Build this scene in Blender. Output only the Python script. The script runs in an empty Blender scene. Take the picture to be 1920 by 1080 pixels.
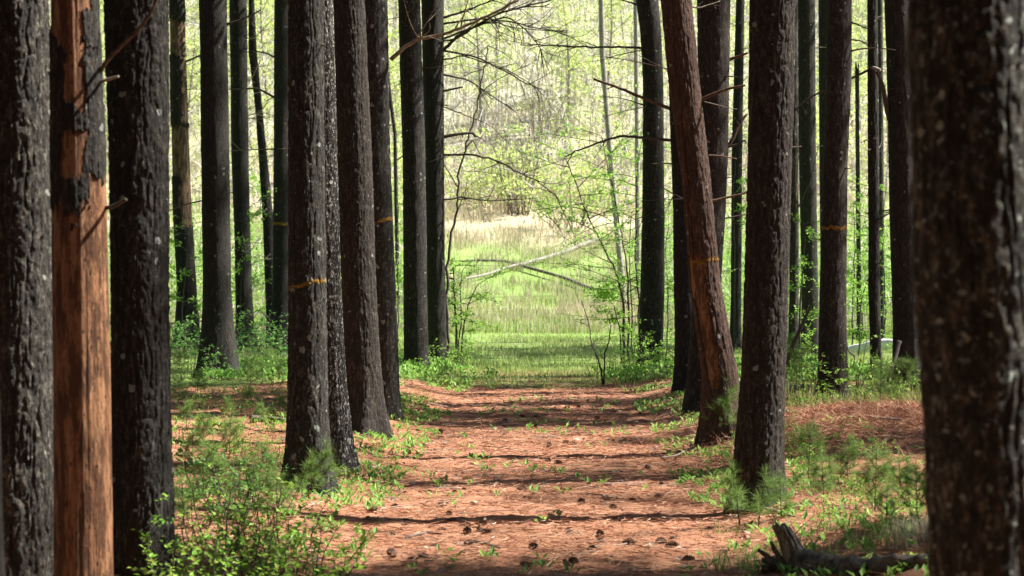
import bpy, math, random
import numpy as np
from mathutils import Vector

SEED = 7
rng = np.random.default_rng(SEED)
random.seed(SEED)
scene = bpy.context.scene
COL = scene.collection
F = 3733.0            # focal length in photo pixels (70 mm lens)
CAMZ = 1.8
HZ = 505.0            # horizon row in the photo
PI = math.pi

# ------------------------------------------------------------------ noise
def _h(i, j, k, s):
    n = (i * 73856093) ^ (j * 19349663) ^ (k * 83492791) ^ (s * 2654435761)
    n = n & 0xffffffff
    n = ((n ^ (n >> 15)) * 2246822519) & 0xffffffff
    n = ((n ^ (n >> 13)) * 3266489917) & 0xffffffff
    n = n ^ (n >> 16)
    return n.astype(np.float64) / 2147483647.5 - 1.0

def vn(x, y, z=0.0, s=0):
    x, y, z = np.broadcast_arrays(np.asarray(x, float), np.asarray(y, float), np.asarray(z, float))
    xi, yi, zi = np.floor(x), np.floor(y), np.floor(z)
    fx, fy, fz = x - xi, y - yi, z - zi
    fx, fy, fz = [f * f * (3 - 2 * f) for f in (fx, fy, fz)]
    xi, yi, zi = xi.astype(np.int64), yi.astype(np.int64), zi.astype(np.int64)
    r = 0
    for a in (0, 1):
        wa = fx if a else 1 - fx
        for b in (0, 1):
            wb = fy if b else 1 - fy
            for c in (0, 1):
                wc = fz if c else 1 - fz
                r = r + wa * wb * wc * _h(xi + a, yi + b, zi + c, s)
    return r

def fbm(x, y, z=0.0, s=0, oct=3):
    r, a = 0, 1.0
    for o in range(oct):
        r = r + a * vn(np.asarray(x) * 2 ** o, np.asarray(y) * 2 ** o, np.asarray(z) * 2 ** o, s + o)
        a *= 0.5
    return r

def sstep(a, b, x):
    t = np.clip((np.asarray(x, float) - a) / float(b - a), 0, 1)
    return t * t * (3 - 2 * t)

# ------------------------------------------------------------------ terrain
def path_x(y):
    return 0.016 * np.asarray(y, float)

def gz(x, y):
    x = np.asarray(x, float); y = np.asarray(y, float)
    e = np.abs(x - path_x(y))
    wood = 1 - sstep(34, 44, y)
    z = 0.15 * sstep(1.15, 2.1, e) * wood
    z = z + 0.05 * fbm(x * .5, y * .35, 0, 3) * sstep(0.8, 3, e)
    z = z + 0.30 * np.exp(-((x - 3.75) / 1.3) ** 2 - ((y - 19.6) / 1.5) ** 2)
    z = z + 0.10 * np.exp(-((x - 3.0) / .8) ** 2 - ((y - 11.6) / .9) ** 2)
    z = z + 0.06 * np.exp(-((x + 5.0) / 2.0) ** 2 - ((y - 20) / 2.0) ** 2)
    # meadow beyond the wood rises gently, then the hillside
    a = np.clip(y - 46, 0, 30) ** 2 / 60 * .185 + np.clip(y - 76, 0, 84) * .185
    b = np.clip(y - 82, 0, 12) ** 2 / 24 * .24 + np.clip(y - 94, 0, 90) * .24
    z = z + a * (1 - sstep(160, 230, y) * .6) + b
    return z

def ground_at(u, v):
    d = CAMZ * F / (v - HZ)
    for _ in range(12):
        x = (u - 960) / F * d
        d = 0.5 * d + 0.5 * (CAMZ - float(gz(x, d))) * F / (v - HZ)
    return (u - 960) / F * d, d

def P(u, v, d):
    return np.array([(u - 960) / F * d, d, CAMZ + (HZ - v) / F * d])

# ------------------------------------------------------------------ mesh builder
class MB:
    def __init__(self):
        self.v, self.q, self.t, self.n = [], [], [], 0
        self.qm, self.tm = [], []
    def add(self, v, q=None, t=None, m=0):
        v = np.asarray(v, float).reshape(-1, 3)
        if q is not None and len(q):
            q = np.asarray(q, np.int64).reshape(-1, 4); self.q.append(q + self.n); self.qm.append(np.full(len(q), m))
        if t is not None and len(t):
            t = np.asarray(t, np.int64).reshape(-1, 3); self.t.append(t + self.n); self.tm.append(np.full(len(t), m))
        self.v.append(v); self.n += len(v)
    def mesh(self, name, mats, smooth=True):
        me = bpy.data.meshes.new(name)
        v = np.concatenate(self.v)
        q = np.concatenate(self.q) if self.q else np.zeros((0, 4), np.int64)
        t = np.concatenate(self.t) if self.t else np.zeros((0, 3), np.int64)
        me.vertices.add(len(v)); me.vertices.foreach_set('co', v.astype(np.float32).ravel())
        nl = q.size + t.size
        me.loops.add(nl)
        me.loops.foreach_set('vertex_index', np.concatenate([q.ravel(), t.ravel()]).astype(np.int32))
        me.polygons.add(len(q) + len(t))
        st = np.concatenate([np.arange(len(q)) * 4, q.size + np.arange(len(t)) * 3]).astype(np.int32)
        me.polygons.foreach_set('loop_start', st)
        mi = np.concatenate([np.concatenate(self.qm) if self.qm else np.zeros(0), np.concatenate(self.tm) if self.tm else np.zeros(0)]).astype(np.int32)
        for m in (mats if isinstance(mats, (list, tuple)) else [mats]):
            me.materials.append(m)
        me.polygons.foreach_set('material_index', mi)
        me.polygons.foreach_set('use_smooth', np.full(len(q) + len(t), bool(smooth)))
        me.update(calc_edges=True)
        me.validate()
        return me
    def obj(self, name, mats, parent=None, smooth=True):
        return link(name, self.mesh(name, mats, smooth), parent)

    def tube(self, pts, rad, n=6, m=0):
        pts = np.asarray(pts, float); k = len(pts)
        rad = np.broadcast_to(np.asarray(rad, float), (k,))
        tan = np.gradient(pts, axis=0)
        tan /= np.linalg.norm(tan, axis=1)[:, None] + 1e-9
        ref = np.array([0.3, 0.9, 0.2]) if abs(tan[0] @ np.array([0, 0, 1.])) > .8 else np.array([0, 0, 1.])
        a = np.cross(tan, ref); a /= np.linalg.norm(a, axis=1)[:, None] + 1e-9
        b = np.cross(tan, a)
        th = np.arange(n) / n * 2 * PI
        ring = pts[:, None] + rad[:, None, None] * (np.cos(th)[None, :, None] * a[:, None] + np.sin(th)[None, :, None] * b[:, None])
        v = np.concatenate([ring.reshape(-1, 3), pts[:1], pts[-1:]])
        i = np.arange(k - 1)[:, None] * n; j = np.arange(n)[None]
        q = np.stack([i + j, i + (j + 1) % n, i + n + (j + 1) % n, i + n + j], -1).reshape(-1, 4)
        j = np.arange(n)
        t = np.concatenate([np.stack([np.full(n, k * n), (j + 1) % n, j], -1),
                            np.stack([np.full(n, k * n + 1), (k - 1) * n + j, (k - 1) * n + (j + 1) % n], -1)])
        self.add(v, q, t, m)

    def leaves(self, pos, d, up, L, W, m=0, fold=.12):
        pos = np.asarray(pos, float); N = len(pos)
        if not N: return
        d = d / (np.linalg.norm(d, axis=1)[:, None] + 1e-9)
        s = np.cross(d, up); s /= np.linalg.norm(s, axis=1)[:, None] + 1e-9
        nn = np.cross(s, d)
        L = np.broadcast_to(L, (N,))[:, None]; W = np.broadcast_to(W, (N,))[:, None]
        mid = pos + d * L * .45
        v = np.stack([pos, mid + s * W * .5 + nn * L * fold, pos + d * L, mid - s * W * .5 + nn * L * fold], 1)
        i = np.arange(N)[:, None] * 4
        self.add(v.reshape(-1, 3), i + np.array([[0, 1, 2, 3]]), None, m)

    def blades(self, pos, lean, h, w, m=0):
        """grass blades or needles: one thin triangle each; lean is the tip offset"""
        N = len(pos)
        ang = rng.random(N) * 2 * PI
        sd = np.stack([np.cos(ang), np.sin(ang) * .4, np.zeros(N)], 1) * (np.broadcast_to(w, (N,))[:, None] * .5)
        tip = pos + lean + np.stack([np.zeros(N), np.zeros(N), np.broadcast_to(h, (N,))], 1)
        mid = pos + lean * .35 + np.stack([np.zeros(N), np.zeros(N), np.broadcast_to(h, (N,)) * .6], 1)
        v = np.stack([pos - sd, pos + sd, mid + sd * .8, tip, mid - sd * .8], 1)
        i = np.arange(N)[:, None] * 5
        self.add(v.reshape(-1, 3), i + np.array([[0, 1, 2, 4]]), i + np.array([[4, 2, 3]]), m)

    def needles(self, pos, d, L, w, m=0):
        N = len(pos)
        d = d / (np.linalg.norm(d, axis=1)[:, None] + 1e-9)
        r = rng.normal(size=(N, 3)); s = np.cross(d, r); s /= np.linalg.norm(s, axis=1)[:, None] + 1e-9
        L = np.broadcast_to(L, (N,))[:, None]; s = s * np.broadcast_to(w, (N,))[:, None] * .5
        v = np.stack([pos - s, pos + s, pos + d * L], 1)
        self.add(v.reshape(-1, 3), None, np.arange(N)[:, None] * 3 + np.array([[0, 1, 2]]), m)

def link(name, me, parent=None):
    o = bpy.data.objects.new(name, me); COL.objects.link(o)
    if parent is not None: o.parent = parent
    return o

def tag(o, label=None, cat=None, group=None, kind=None):
    if label: o['label'] = label
    if cat: o['category'] = cat
    if group: o['group'] = group
    if kind: o['kind'] = kind
    return o

def thing(name, label, cat, loc, group=None):
    o = bpy.data.objects.new(name, None); COL.objects.link(o)
    o.empty_display_size = .2
    o.location = [float(c) for c in loc]
    return tag(o, label, cat, group)

def dup(root, loc, rz=0., sc=1., label=None, group=None):
    r = root.copy(); COL.objects.link(r); r.location = [float(c) for c in loc]; r.rotation_euler = (0, 0, rz); r.scale = (sc, sc, sc)
    if label: r['label'] = label
    if group: r['group'] = group
    for ch in list(root.children):
        c = ch.copy(); COL.objects.link(c); c.parent = r
    return r

# ------------------------------------------------------------------ materials
def newmat(name):
    m = bpy.data.materials.new(name); m.use_nodes = True
    nt = m.node_tree; nt.nodes.clear()
    out = nt.nodes.new('ShaderNodeOutputMaterial')
    return m, nt, out

def N(nt, t, **kw):
    n = nt.nodes.new(t)
    for k, v in kw.items():
        if k.startswith('i_'): n.inputs[k[2:].replace('_', ' ')].default_value = v
        else: setattr(n, k, v)
    return n

def ramp(nt, fac, stops):
    r = nt.nodes.new('ShaderNodeValToRGB'); e = r.color_ramp.elements
    while len(e) > 1: e.remove(e[0])
    for i, (p, c) in enumerate(stops):
        el = e[0] if i == 0 else e.new(p)
        el.position = p; el.color = (*c, 1)
    nt.links.new(fac, r.inputs[0])
    return r.outputs[0]

def noise(nt, vec, scale, detail=4, rough=.6):
    n = N(nt, 'ShaderNodeTexNoise'); n.inputs['Scale'].default_value = scale; n.inputs['Detail'].default_value = detail
    n.inputs['Roughness'].default_value = rough
    nt.links.new(vec, n.inputs['Vector'])
    return n.outputs['Fac']

def mixc(nt, fac, a, b):
    m = N(nt, 'ShaderNodeMix', data_type='RGBA')
    def put(x, s):
        if isinstance(x, tuple): s.default_value = (*x, 1)
        else: nt.links.new(x, s)
    if isinstance(fac, float): m.inputs['Factor'].default_value = fac
    else: nt.links.new(fac, m.inputs['Factor'])
    put(a, m.inputs['A']); put(b, m.inputs['B'])
    return m.outputs['Result']

def mapped(nt, scale, kind='Object'):
    tc = N(nt, 'ShaderNodeTexCoord'); mp = N(nt, 'ShaderNodeMapping'); mp.inputs['Scale'].default_value = scale
    nt.links.new(tc.outputs[kind], mp.inputs['Vector'])
    return mp.outputs['Vector']

def mth(nt, op, a, b):
    m = N(nt, 'ShaderNodeMath', operation=op)
    for i, x in enumerate((a, b)):
        if isinstance(x, (int, float)): m.inputs[i].default_value = x
        else: nt.links.new(x, m.inputs[i])
    return m.outputs[0]

def bark_mat(name, dark, mid, light, lichen=.3, lichen_col=(.34, .37, .33), bump=.9, spot=17., grain=1.):
    m, nt, out = newmat(name)
    b = N(nt, 'ShaderNodeBsdfPrincipled'); b.inputs['Roughness'].default_value = .9
    b.inputs['Specular IOR Level'].default_value = .25
    v1 = mapped(nt, (1, 1, .30)); v0 = mapped(nt, (1, 1, 1)); v3 = mapped(nt, (1, 1, .6))
    f1 = noise(nt, v1, 34 * grain, 6, .7); f2 = noise(nt, v3, 75 * grain, 4, .7)
    f = mth(nt, 'ADD', mth(nt, 'MULTIPLY', f1, .6), mth(nt, 'MULTIPLY', f2, .4))
    big = noise(nt, v0, 2.2, 3)
    c = ramp(nt, f, [(.40, dark), (.52, mid), (.68, light)])
    c = mixc(nt, ramp(nt, big, [(.35, (0, 0, 0)), (.7, (.55, .55, .55))]), c, tuple(x * .62 for x in mid))
    # lichen: roundish pale spots and fine crust flecks
    vo = N(nt, 'ShaderNodeTexVoronoi', feature='F1'); vo.inputs['Scale'].default_value = spot
    wob = N(nt, 'ShaderNodeVectorMath', operation='ADD')
    nz = N(nt, 'ShaderNodeTexNoise'); nz.inputs['Scale'].default_value = 28.
    nt.links.new(v0, nz.inputs['Vector'])
    sc = N(nt, 'ShaderNodeVectorMath', operation='SCALE'); sc.inputs['Scale'].default_value = .05
    nt.links.new(nz.outputs['Color'], sc.inputs[0]); nt.links.new(v0, wob.inputs[0]); nt.links.new(sc.outputs[0], wob.inputs[1])
    nt.links.new(wob.outputs[0], vo.inputs['Vector'])
    sep = N(nt, 'ShaderNodeSeparateColor'); nt.links.new(vo.outputs['Color'], sep.inputs[0])
    rad = mth(nt, 'MULTIPLY', mth(nt, 'GREATER_THAN', sep.outputs[0], 1 - lichen * .8), mth(nt, 'MULTIPLY', sep.outputs[1], .40))
    sp = mth(nt, 'LESS_THAN', vo.outputs['Distance'], rad)
    crust = mth(nt, 'MULTIPLY', mth(nt, 'GREATER_THAN', noise(nt, v3, 46, 5, .7), .66 - lichen * .12), min(1., .35 + lichen))
    lm = mth(nt, 'MAXIMUM', mth(nt, 'MULTIPLY', sp, .85), mth(nt, 'MULTIPLY', crust, .7))
    c = mixc(nt, lm, c, lichen_col)
    nt.links.new(c, b.inputs['Base Color'])
    bp = N(nt, 'ShaderNodeBump'); bp.inputs['Strength'].default_value = bump; bp.inputs['Distance'].default_value = .035
    nt.links.new(f, bp.inputs['Height']); nt.links.new(bp.outputs[0], b.inputs['Normal'])
    nt.links.new(b.outputs[0], out.inputs[0])
    return m

def wood_mat(name, a, b_, c_, scale=9., stretch=.09):
    m, nt, out = newmat(name)
    b = N(nt, 'ShaderNodeBsdfPrincipled'); b.inputs['Roughness'].default_value = .8
    b.inputs['Specular IOR Level'].default_value = .2
    v1 = mapped(nt, (1, 1, stretch)); v2 = mapped(nt, (1, 1, .22)); v3 = mapped(nt, (1, 1, .5))
    f = noise(nt, v1, scale * 4, 8, .7); g = noise(nt, v2, scale * 1.9, 8, .75); h = noise(nt, v3, scale * 6, 6, .75)
    col = ramp(nt, f, [(.34, a), (.5, b_), (.66, c_)])
    col = mixc(nt, ramp(nt, g, [(.46, (0, 0, 0)), (.54, (.88, .88, .88))]), col, tuple(x * .42 for x in a))
    col = mixc(nt, ramp(nt, h, [(.53, (0, 0, 0)), (.64, (.8, .8, .8))]), col, tuple(x * .5 for x in a))
    vo = N(nt, 'ShaderNodeTexVoronoi'); vo.inputs['Scale'].default_value = 34.
    nt.links.new(mapped(nt, (1, 1, .5)), vo.inputs['Vector'])
    sep = N(nt, 'ShaderNodeSeparateColor'); nt.links.new(vo.outputs['Color'], sep.inputs[0])
    hole = mth(nt, 'MULTIPLY', mth(nt, 'LESS_THAN', vo.outputs['Distance'], .2), mth(nt, 'GREATER_THAN', sep.outputs[0], .7))
    col = mixc(nt, mth(nt, 'MULTIPLY', hole, .85), col, tuple(x * .2 for x in a))
    nt.links.new(col, b.inputs['Base Color'])
    bp = N(nt, 'ShaderNodeBump'); bp.inputs['Strength'].default_value = .9; bp.inputs['Distance'].default_value = .02
    nt.links.new(mth(nt, 'ADD', f, mth(nt, 'MULTIPLY', h, -.7)), bp.inputs['Height']); nt.links.new(bp.outputs[0], b.inputs['Normal'])
    nt.links.new(b.outputs[0], out.inputs[0])
    return m

def leaf_mat(name, cols, trans=.4, rough=.6):
    m, nt, out = newmat(name)
    ge = N(nt, 'ShaderNodeNewGeometry')
    k = len(cols)
    c = ramp(nt, ge.outputs['Random Per Island'], [(i / max(1, k - 1), cc) for i, cc in enumerate(cols)])
    b = N(nt, 'ShaderNodeBsdfPrincipled'); b.inputs['Roughness'].default_value = rough
    b.inputs['Specular IOR Level'].default_value = .25
    nt.links.new(c, b.inputs['Base Color'])
    if trans > 0:
        tr = N(nt, 'ShaderNodeBsdfTranslucent'); nt.links.new(c, tr.inputs[0])
        mx = N(nt, 'ShaderNodeMixShader'); mx.inputs[0].default_value = trans
        nt.links.new(b.outputs[0], mx.inputs[1]); nt.links.new(tr.outputs[0], mx.inputs[2])
        nt.links.new(mx.outputs[0], out.inputs[0])
    else:
        nt.links.new(b.outputs[0], out.inputs[0])
    return m

def flat_mat(name, c0, c1, scale=20., rough=.85, bump=.3):
    m, nt, out = newmat(name)
    b = N(nt, 'ShaderNodeBsdfPrincipled'); b.inputs['Roughness'].default_value = rough
    b.inputs['Specular IOR Level'].default_value = .25
    f = noise(nt, mapped(nt, (1, 1, 1)), scale, 5, .65)
    nt.links.new(ramp(nt, f, [(.35, c0), (.65, c1)]), b.inputs['Base Color'])
    bp = N(nt, 'ShaderNodeBump'); bp.inputs['Strength'].default_value = bump; bp.inputs['Distance'].default_value = .01
    nt.links.new(f, bp.inputs['Height']); nt.links.new(bp.outputs[0], b.inputs['Normal'])
    nt.links.new(b.outputs[0], out.inputs[0])
    return m

M = {}
M['bark_grey'] = bark_mat('bark_grey', (.0105, .0094, .0078), (.0225, .020, .0165), (.13, .116, .096), .12, (.24, .26, .23))
M['bark_lichen'] = bark_mat('bark_lichen', (.011, .010, .008), (.028, .026, .021), (.17, .157, .13), .3, (.24, .26, .225), .9, 16.)
M['bark_red'] = bark_mat('bark_red', (.012, .0095, .0074), (.029, .023, .0182), (.16, .13, .105), .1, (.22, .23, .2))
M['bark_pale'] = bark_mat('bark_pale', (.014, .0125, .0105), (.040, .036, .030), (.27, .24, .195), .12, (.24, .24, .21))
M['bark_dark'] = bark_mat('bark_dark', (.011, .0098, .008), (.023, .0205, .017), (.085, .076, .064), .1, (.16, .17, .15))
M['bark_snag'] = bark_mat('bark_snag', (.028, .0165, .0115), (.066, .037, .026), (.20, .125, .09), .08, (.25, .25, .22))
M['bark_crust'] = bark_mat('bark_crust', (.015, .013, .011), (.04, .036, .03), (.34, .32, .28), .65, (.48, .50, .46), .9, 26.)
M['bark_fore'] = bark_mat('bark_fore', (.014, .0125, .0095), (.032, .0295, .023), (.28, .255, .195), .4, (.30, .34, .30), .9, 34.)
M['birch_grey'] = bark_mat('birch_grey', (.13, .115, .098), (.31, .28, .245), (.50, .46, .41), .3, (.5, .5, .48), .3)
M['sapling_bark'] = flat_mat('sapling_bark', (.035, .028, .022), (.09, .075, .06), 40)
M['twig_pale'] = flat_mat('twig_pale', (.16, .135, .105), (.33, .29, .24), 30)
M['twig_dead'] = flat_mat('twig_dead', (.07, .055, .042), (.17, .14, .115), 35)
M['branch_tan'] = flat_mat('branch_tan', (.11, .085, .055), (.25, .20, .13), 25)
M['branch_dark'] = flat_mat('branch_dark', (.03, .024, .019), (.08, .065, .052), 35)
M['branch_orange'] = flat_mat('branch_orange', (.05, .03, .02), (.13, .075, .048), 30)
M['wood_orange'] = wood_mat('wood_orange', (.14, .062, .029), (.25, .12, .058), (.33, .185, .098))
M['wood_grey'] = wood_mat('wood_grey', (.10, .06, .036), (.19, .12, .075), (.26, .18, .12))
M['wood_weathered'] = wood_mat('wood_weathered', (.34, .285, .21), (.50, .43, .33), (.62, .55, .44), 14, .12)
M['rot_dark'] = flat_mat('rot_dark', (.045, .036, .028), (.18, .145, .112), 28, .95, .9)
M['paint'] = flat_mat('paint', (.10, .05, .008), (.30, .165, .025), 60, .85)
M['log_bark'] = flat_mat('log_bark', (.08, .066, .052), (.20, .165, .13), 16, .9, .7)
M['log_white'] = flat_mat('log_white', (.50, .50, .51), (.78, .78, .79), 8, .7, .3)
M['log_sun'] = flat_mat('log_sun', (.13, .12, .105), (.30, .28, .25), 14, .85, .6)
M['needle_green'] = leaf_mat('needle_green', [(.035, .085, .03), (.06, .13, .045), (.10, .18, .07)], .25)
M['crown_green'] = leaf_mat('crown_green', [(.03, .075, .02), (.06, .12, .035), (.10, .17, .05)], .3)
M['seedling'] = leaf_mat('seedling', [(.07, .14, .03), (.13, .23, .05), (.22, .33, .08), (.17, .27, .07)], .35)
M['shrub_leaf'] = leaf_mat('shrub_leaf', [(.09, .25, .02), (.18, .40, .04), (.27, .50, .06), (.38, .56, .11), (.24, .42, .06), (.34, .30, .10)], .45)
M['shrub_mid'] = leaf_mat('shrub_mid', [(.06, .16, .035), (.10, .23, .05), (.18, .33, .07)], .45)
M['sap_leaf'] = leaf_mat('sap_leaf', [(.15, .32, .04), (.26, .46, .07), (.38, .56, .12)], .5)
M['hill_leaf'] = leaf_mat('hill_leaf', [(.33, .46, .10), (.43, .55, .14), (.53, .62, .20), (.62, .66, .32)], .5)  # leaf tones paled in place of haze over the far hill
M['hill_twig'] = leaf_mat('hill_twig', [(.29, .26, .245), (.44, .405, .38), (.56, .52, .49), (.35, .315, .30)], 0)  # lightened too, distance haze is put into the twig colour
M['cone'] = leaf_mat('cone', [(.04, .025, .018), (.09, .055, .04), (.17, .11, .08), (.24, .17, .13)], 0, .8)
M['litter'] = leaf_mat('litter', [(.09, .036, .02), (.31, .128, .067), (.44, .21, .118), (.54, .36, .24), (.18, .07, .038), (.38, .165, .09)], 0, .7)
M['debris'] = leaf_mat('debris', [(.06, .04, .03), (.14, .10, .075), (.26, .19, .145), (.40, .32, .26), (.12, .075, .05), (.34, .22, .15)], 0, .8)
M['grass'] = leaf_mat('grass', [(.18, .28, .06), (.29, .38, .10), (.42, .47, .18), (.54, .51, .30)], .5)
M['dry_grass'] = leaf_mat('dry_grass', [(.46, .38, .25), (.56, .48, .34), (.62, .55, .42)], .3)
M['herb'] = leaf_mat('herb', [(.12, .28, .05), (.22, .40, .08), (.32, .48, .11)], .4)

# ------------------------------------------------------------------ world, sun, camera
SUN_EL, SUN_AZ = math.radians(49), math.radians(9)     # azimuth from +X towards +Y
w = bpy.data.worlds.new('World'); scene.world = w; w.use_nodes = True
nt = w.node_tree; nt.nodes.clear()
sky = nt.nodes.new('ShaderNodeTexSky'); sky.sky_type = 'NISHITA'; sky.sun_disc = False
sky.sun_elevation = SUN_EL; sky.sun_rotation = PI / 2 - SUN_AZ
bg = nt.nodes.new('ShaderNodeBackground'); bg.inputs[1].default_value = 0.05
wo = nt.nodes.new('ShaderNodeOutputWorld')
nt.links.new(sky.outputs[0], bg.inputs[0]); nt.links.new(bg.outputs[0], wo.inputs[0])
sd = bpy.data.lights.new('sun', 'SUN'); sd.energy = 5.0; sd.angle = math.radians(.65); sd.color = (1, .955, .88)
so = bpy.data.objects.new('sun', sd); COL.objects.link(so)
sv = Vector((math.cos(SUN_EL) * math.cos(SUN_AZ), math.cos(SUN_EL) * math.sin(SUN_AZ), math.sin(SUN_EL)))
so.rotation_euler = sv.to_track_quat('Z', 'Y').to_euler(); so.location = (30, 10, 40)
SV = np.array(sv)

cd = bpy.data.cameras.new('camera'); cd.lens = 70; cd.sensor_width = 36; cd.shift_y = -35 / 1920
cd.clip_start = .1; cd.clip_end = 3000
cd.dof.use_dof = True; cd.dof.focus_distance = 21.0; cd.dof.aperture_fstop = 4.2
co = bpy.data.objects.new('camera', cd); COL.objects.link(co)
co.location = (0, 0, CAMZ); co.rotation_euler = (PI / 2, 0, 0)
scene.camera = co
vs = scene.view_settings
vs.view_transform = 'Standard'; vs.look = 'None'; vs.gamma = 1; vs.exposure = 1.75
scene.cycles.max_bounces = 8; scene.cycles.diffuse_bounces = 4; scene.cycles.transmission_bounces = 4
scene.cycles.use_denoising = True

# ------------------------------------------------------------------ ground
def grass_mask(x, y):
    n = fbm(x * .9, y * .5, 0, 21)
    e = np.abs(x - path_x(y))
    return sstep(29.2, 32.5, y + n * 1.3 + sstep(1.4, 3.0, e) * 2.2)

def dry_mask(x, y):
    n = fbm(x * .25, y * .2, 0, 31)
    band = sstep(67, 81, y + 6 * n) * (.95 - .75 * sstep(88, 97, y + 5 * n))
    patch = sstep(.1, .6, n + .35 * np.exp(-((x - .6) / 1.8) ** 2 - ((y - 57) / 4) ** 2)) * sstep(51, 55, y)
    return np.clip(np.maximum(band, patch * .75), 0, 1)

def build_ground():
    xs = np.concatenate([[-600, -300, -150, -90, -60], np.arange(-45, -12, 1.), np.arange(-12, -5, .25), np.arange(-5, 6.001, .045), np.arange(6.25, 12, .25), np.arange(12, 46, 1.), [60, 90, 150, 300, 600]])
    ys = np.concatenate([[-200, -80, -40, -20, -8, 0, 4], np.arange(6, 9, .3), np.arange(9, 36, .055), np.arange(36, 60, .25), np.arange(60, 190, 1.), [200, 230, 280, 360, 500, 900]])
    X, Y = np.meshgrid(xs, ys)
    Z = gz(X, Y)
    near = (1 - sstep(28, 38, Y)) * (1 - sstep(6, 9, np.abs(X)))
    Z = Z + near * (.018 * fbm(X * 3.2, Y * 3.2, 0, 41, 4) + .010 * fbm(X * 13, Y * 9, 0, 45, 3))
    V = np.stack([X, Y, Z], -1).reshape(-1, 3)
    nx, ny = len(xs), len(ys)
    i = np.arange(ny - 1)[:, None] * nx; j = np.arange(nx - 1)[None]
    q = np.stack([i + j, i + j + 1, i + nx + j + 1, i + nx + j], -1).reshape(-1, 4)
    mb = MB(); mb.add(V, q)
    m, nt, out = newmat('forest_floor')
    b = N(nt, 'ShaderNodeBsdfPrincipled'); b.inputs['Roughness'].default_value = .95; b.inputs['Specular IOR Level'].default_value = .1
    v = mapped(nt, (1, 1, 1)); vs_ = mapped(nt, (1, 2.2, 1))
    f1 = noise(nt, v, 1.6, 5, .6); f2 = noise(nt, v, 60, 6, .75); f3 = noise(nt, vs_, 9, 5, .7)
    c = ramp(nt, f2, [(.28, (.16, .066, .034)), (.48, (.335, .152, .085)), (.66, (.46, .25, .15))])
    c = mixc(nt, ramp(nt, f3, [(.42, (0, 0, 0)), (.7, (.7, .7, .7))]), c, (.17, .075, .045))
    c = mixc(nt, ramp(nt, f1, [(.5, (0, 0, 0)), (.75, (.5, .5, .5))]), c, (.40, .24, .16))
    at = N(nt, 'ShaderNodeAttribute', attribute_name='grass_mask'); ad = N(nt, 'ShaderNodeAttribute', attribute_name='dry_mask')
    gcol = ramp(nt, noise(nt, v, 7, 5, .7), [(.3, (.12, .20, .045)), (.55, (.20, .30, .075)), (.75, (.34, .31, .16))])
    gm = mth(nt, 'ADD', at.outputs['Fac'], mth(nt, 'MULTIPLY', mth(nt, 'SUBTRACT', f3, .5), mth(nt, 'MULTIPLY', at.outputs['Fac'], 1.2)))
    c = mixc(nt, ramp(nt, gm, [(.3, (0, 0, 0)), (.62, (1, 1, 1))]), c, gcol)
    c = mixc(nt, ad.outputs['Fac'], c, ramp(nt, f3, [(.3, (.38, .31, .20)), (.7, (.58, .50, .37))]))
    ah = N(nt, 'ShaderNodeAttribute', attribute_name='hill_mask')
    c = mixc(nt, ah.outputs['Fac'], c, ramp(nt, noise(nt, v, .9, 5, .7), [(.35, (.36, .36, .21)), (.65, (.50, .47, .36))]))  # hill ground kept pale, standing in for hazy air
    nt.links.new(c, b.inputs['Base Color'])
    bp = N(nt, 'ShaderNodeBump'); bp.inputs['Strength'].default_value = .7; bp.inputs['Distance'].default_value = .03
    nt.links.new(f2, bp.inputs['Height']); nt.links.new(bp.outputs[0], b.inputs['Normal'])
    nt.links.new(b.outputs[0], out.inputs[0])
    o = mb.obj('ground', m)
    tag(o, 'forest floor of rust brown pine needles giving way to green meadow and hillside', 'ground', kind='structure')
    for nm, fn in (('grass_mask', grass_mask), ('dry_mask', dry_mask), ('hill_mask', lambda x, y: sstep(90, 99, y + 4 * fbm(x * .2, y * .15, 0, 37)))):
        a = o.data.attributes.new(nm, 'FLOAT', 'POINT')
        a.data.foreach_set('value', fn(X, Y).astype(np.float32).ravel())
build_ground()

# ------------------------------------------------------------------ trees
CROWNS = []
def make_crown(seed, z0=8.0, z1=17.0, R=2.5, nb=85, per=34):
    r = np.random.default_rng(seed); mb = MB()
    mb.tube([(0, 0, z0 - .5), (0.05, 0, (z0 + z1) / 2), (0, 0, z1)], [.12, .08, .02], 6, 1)
    for k in range(nb):
        t = (k + r.random()) / nb
        z = z0 + (z1 - z0) * t
        rad = R * (1 - t) ** .6 * (.55 + .6 * r.random()) * min(1, .5 + t * 4)
        a = r.random() * 2 * PI
        d = np.array([math.cos(a), math.sin(a), .1 + .35 * t])
        s = np.linspace(0, 1, 4)[:, None]
        pts = np.array([0, 0, z]) + d * rad * s + np.array([0, 0, 1]) * (-.12 * rad * s * (1 - s) * 4)
        mb.tube(pts, [.035, .025, .016, .006], 4, 1)
        n = int(per * (.4 + rad / R))
        u = r.random(n) ** .6
        p = np.array([0, 0, z]) + d * rad * u[:, None] + r.normal(size=(n, 3)) * [.16, .16, .09]
        dd = d + r.normal(size=(n, 3)) * .6; up = r.normal(size=(n, 3)) * .6 + [0, 0, 1]
        mb.leaves(p, dd, up, .16 + .16 * r.random(n), .05 + .06 * r.random(n), 0, 0)
    return mb.mesh('crown', [M['crown_green'], M['branch_dark']], False)
for s in range(4): CROWNS.append(make_crown(100 + s, 8.2 + .4 * s, 16.5 + s * .5))
THIN = [make_crown(150 + s, 8.5, 18, 3.2, 60, 11) for s in range(2)]

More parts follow.
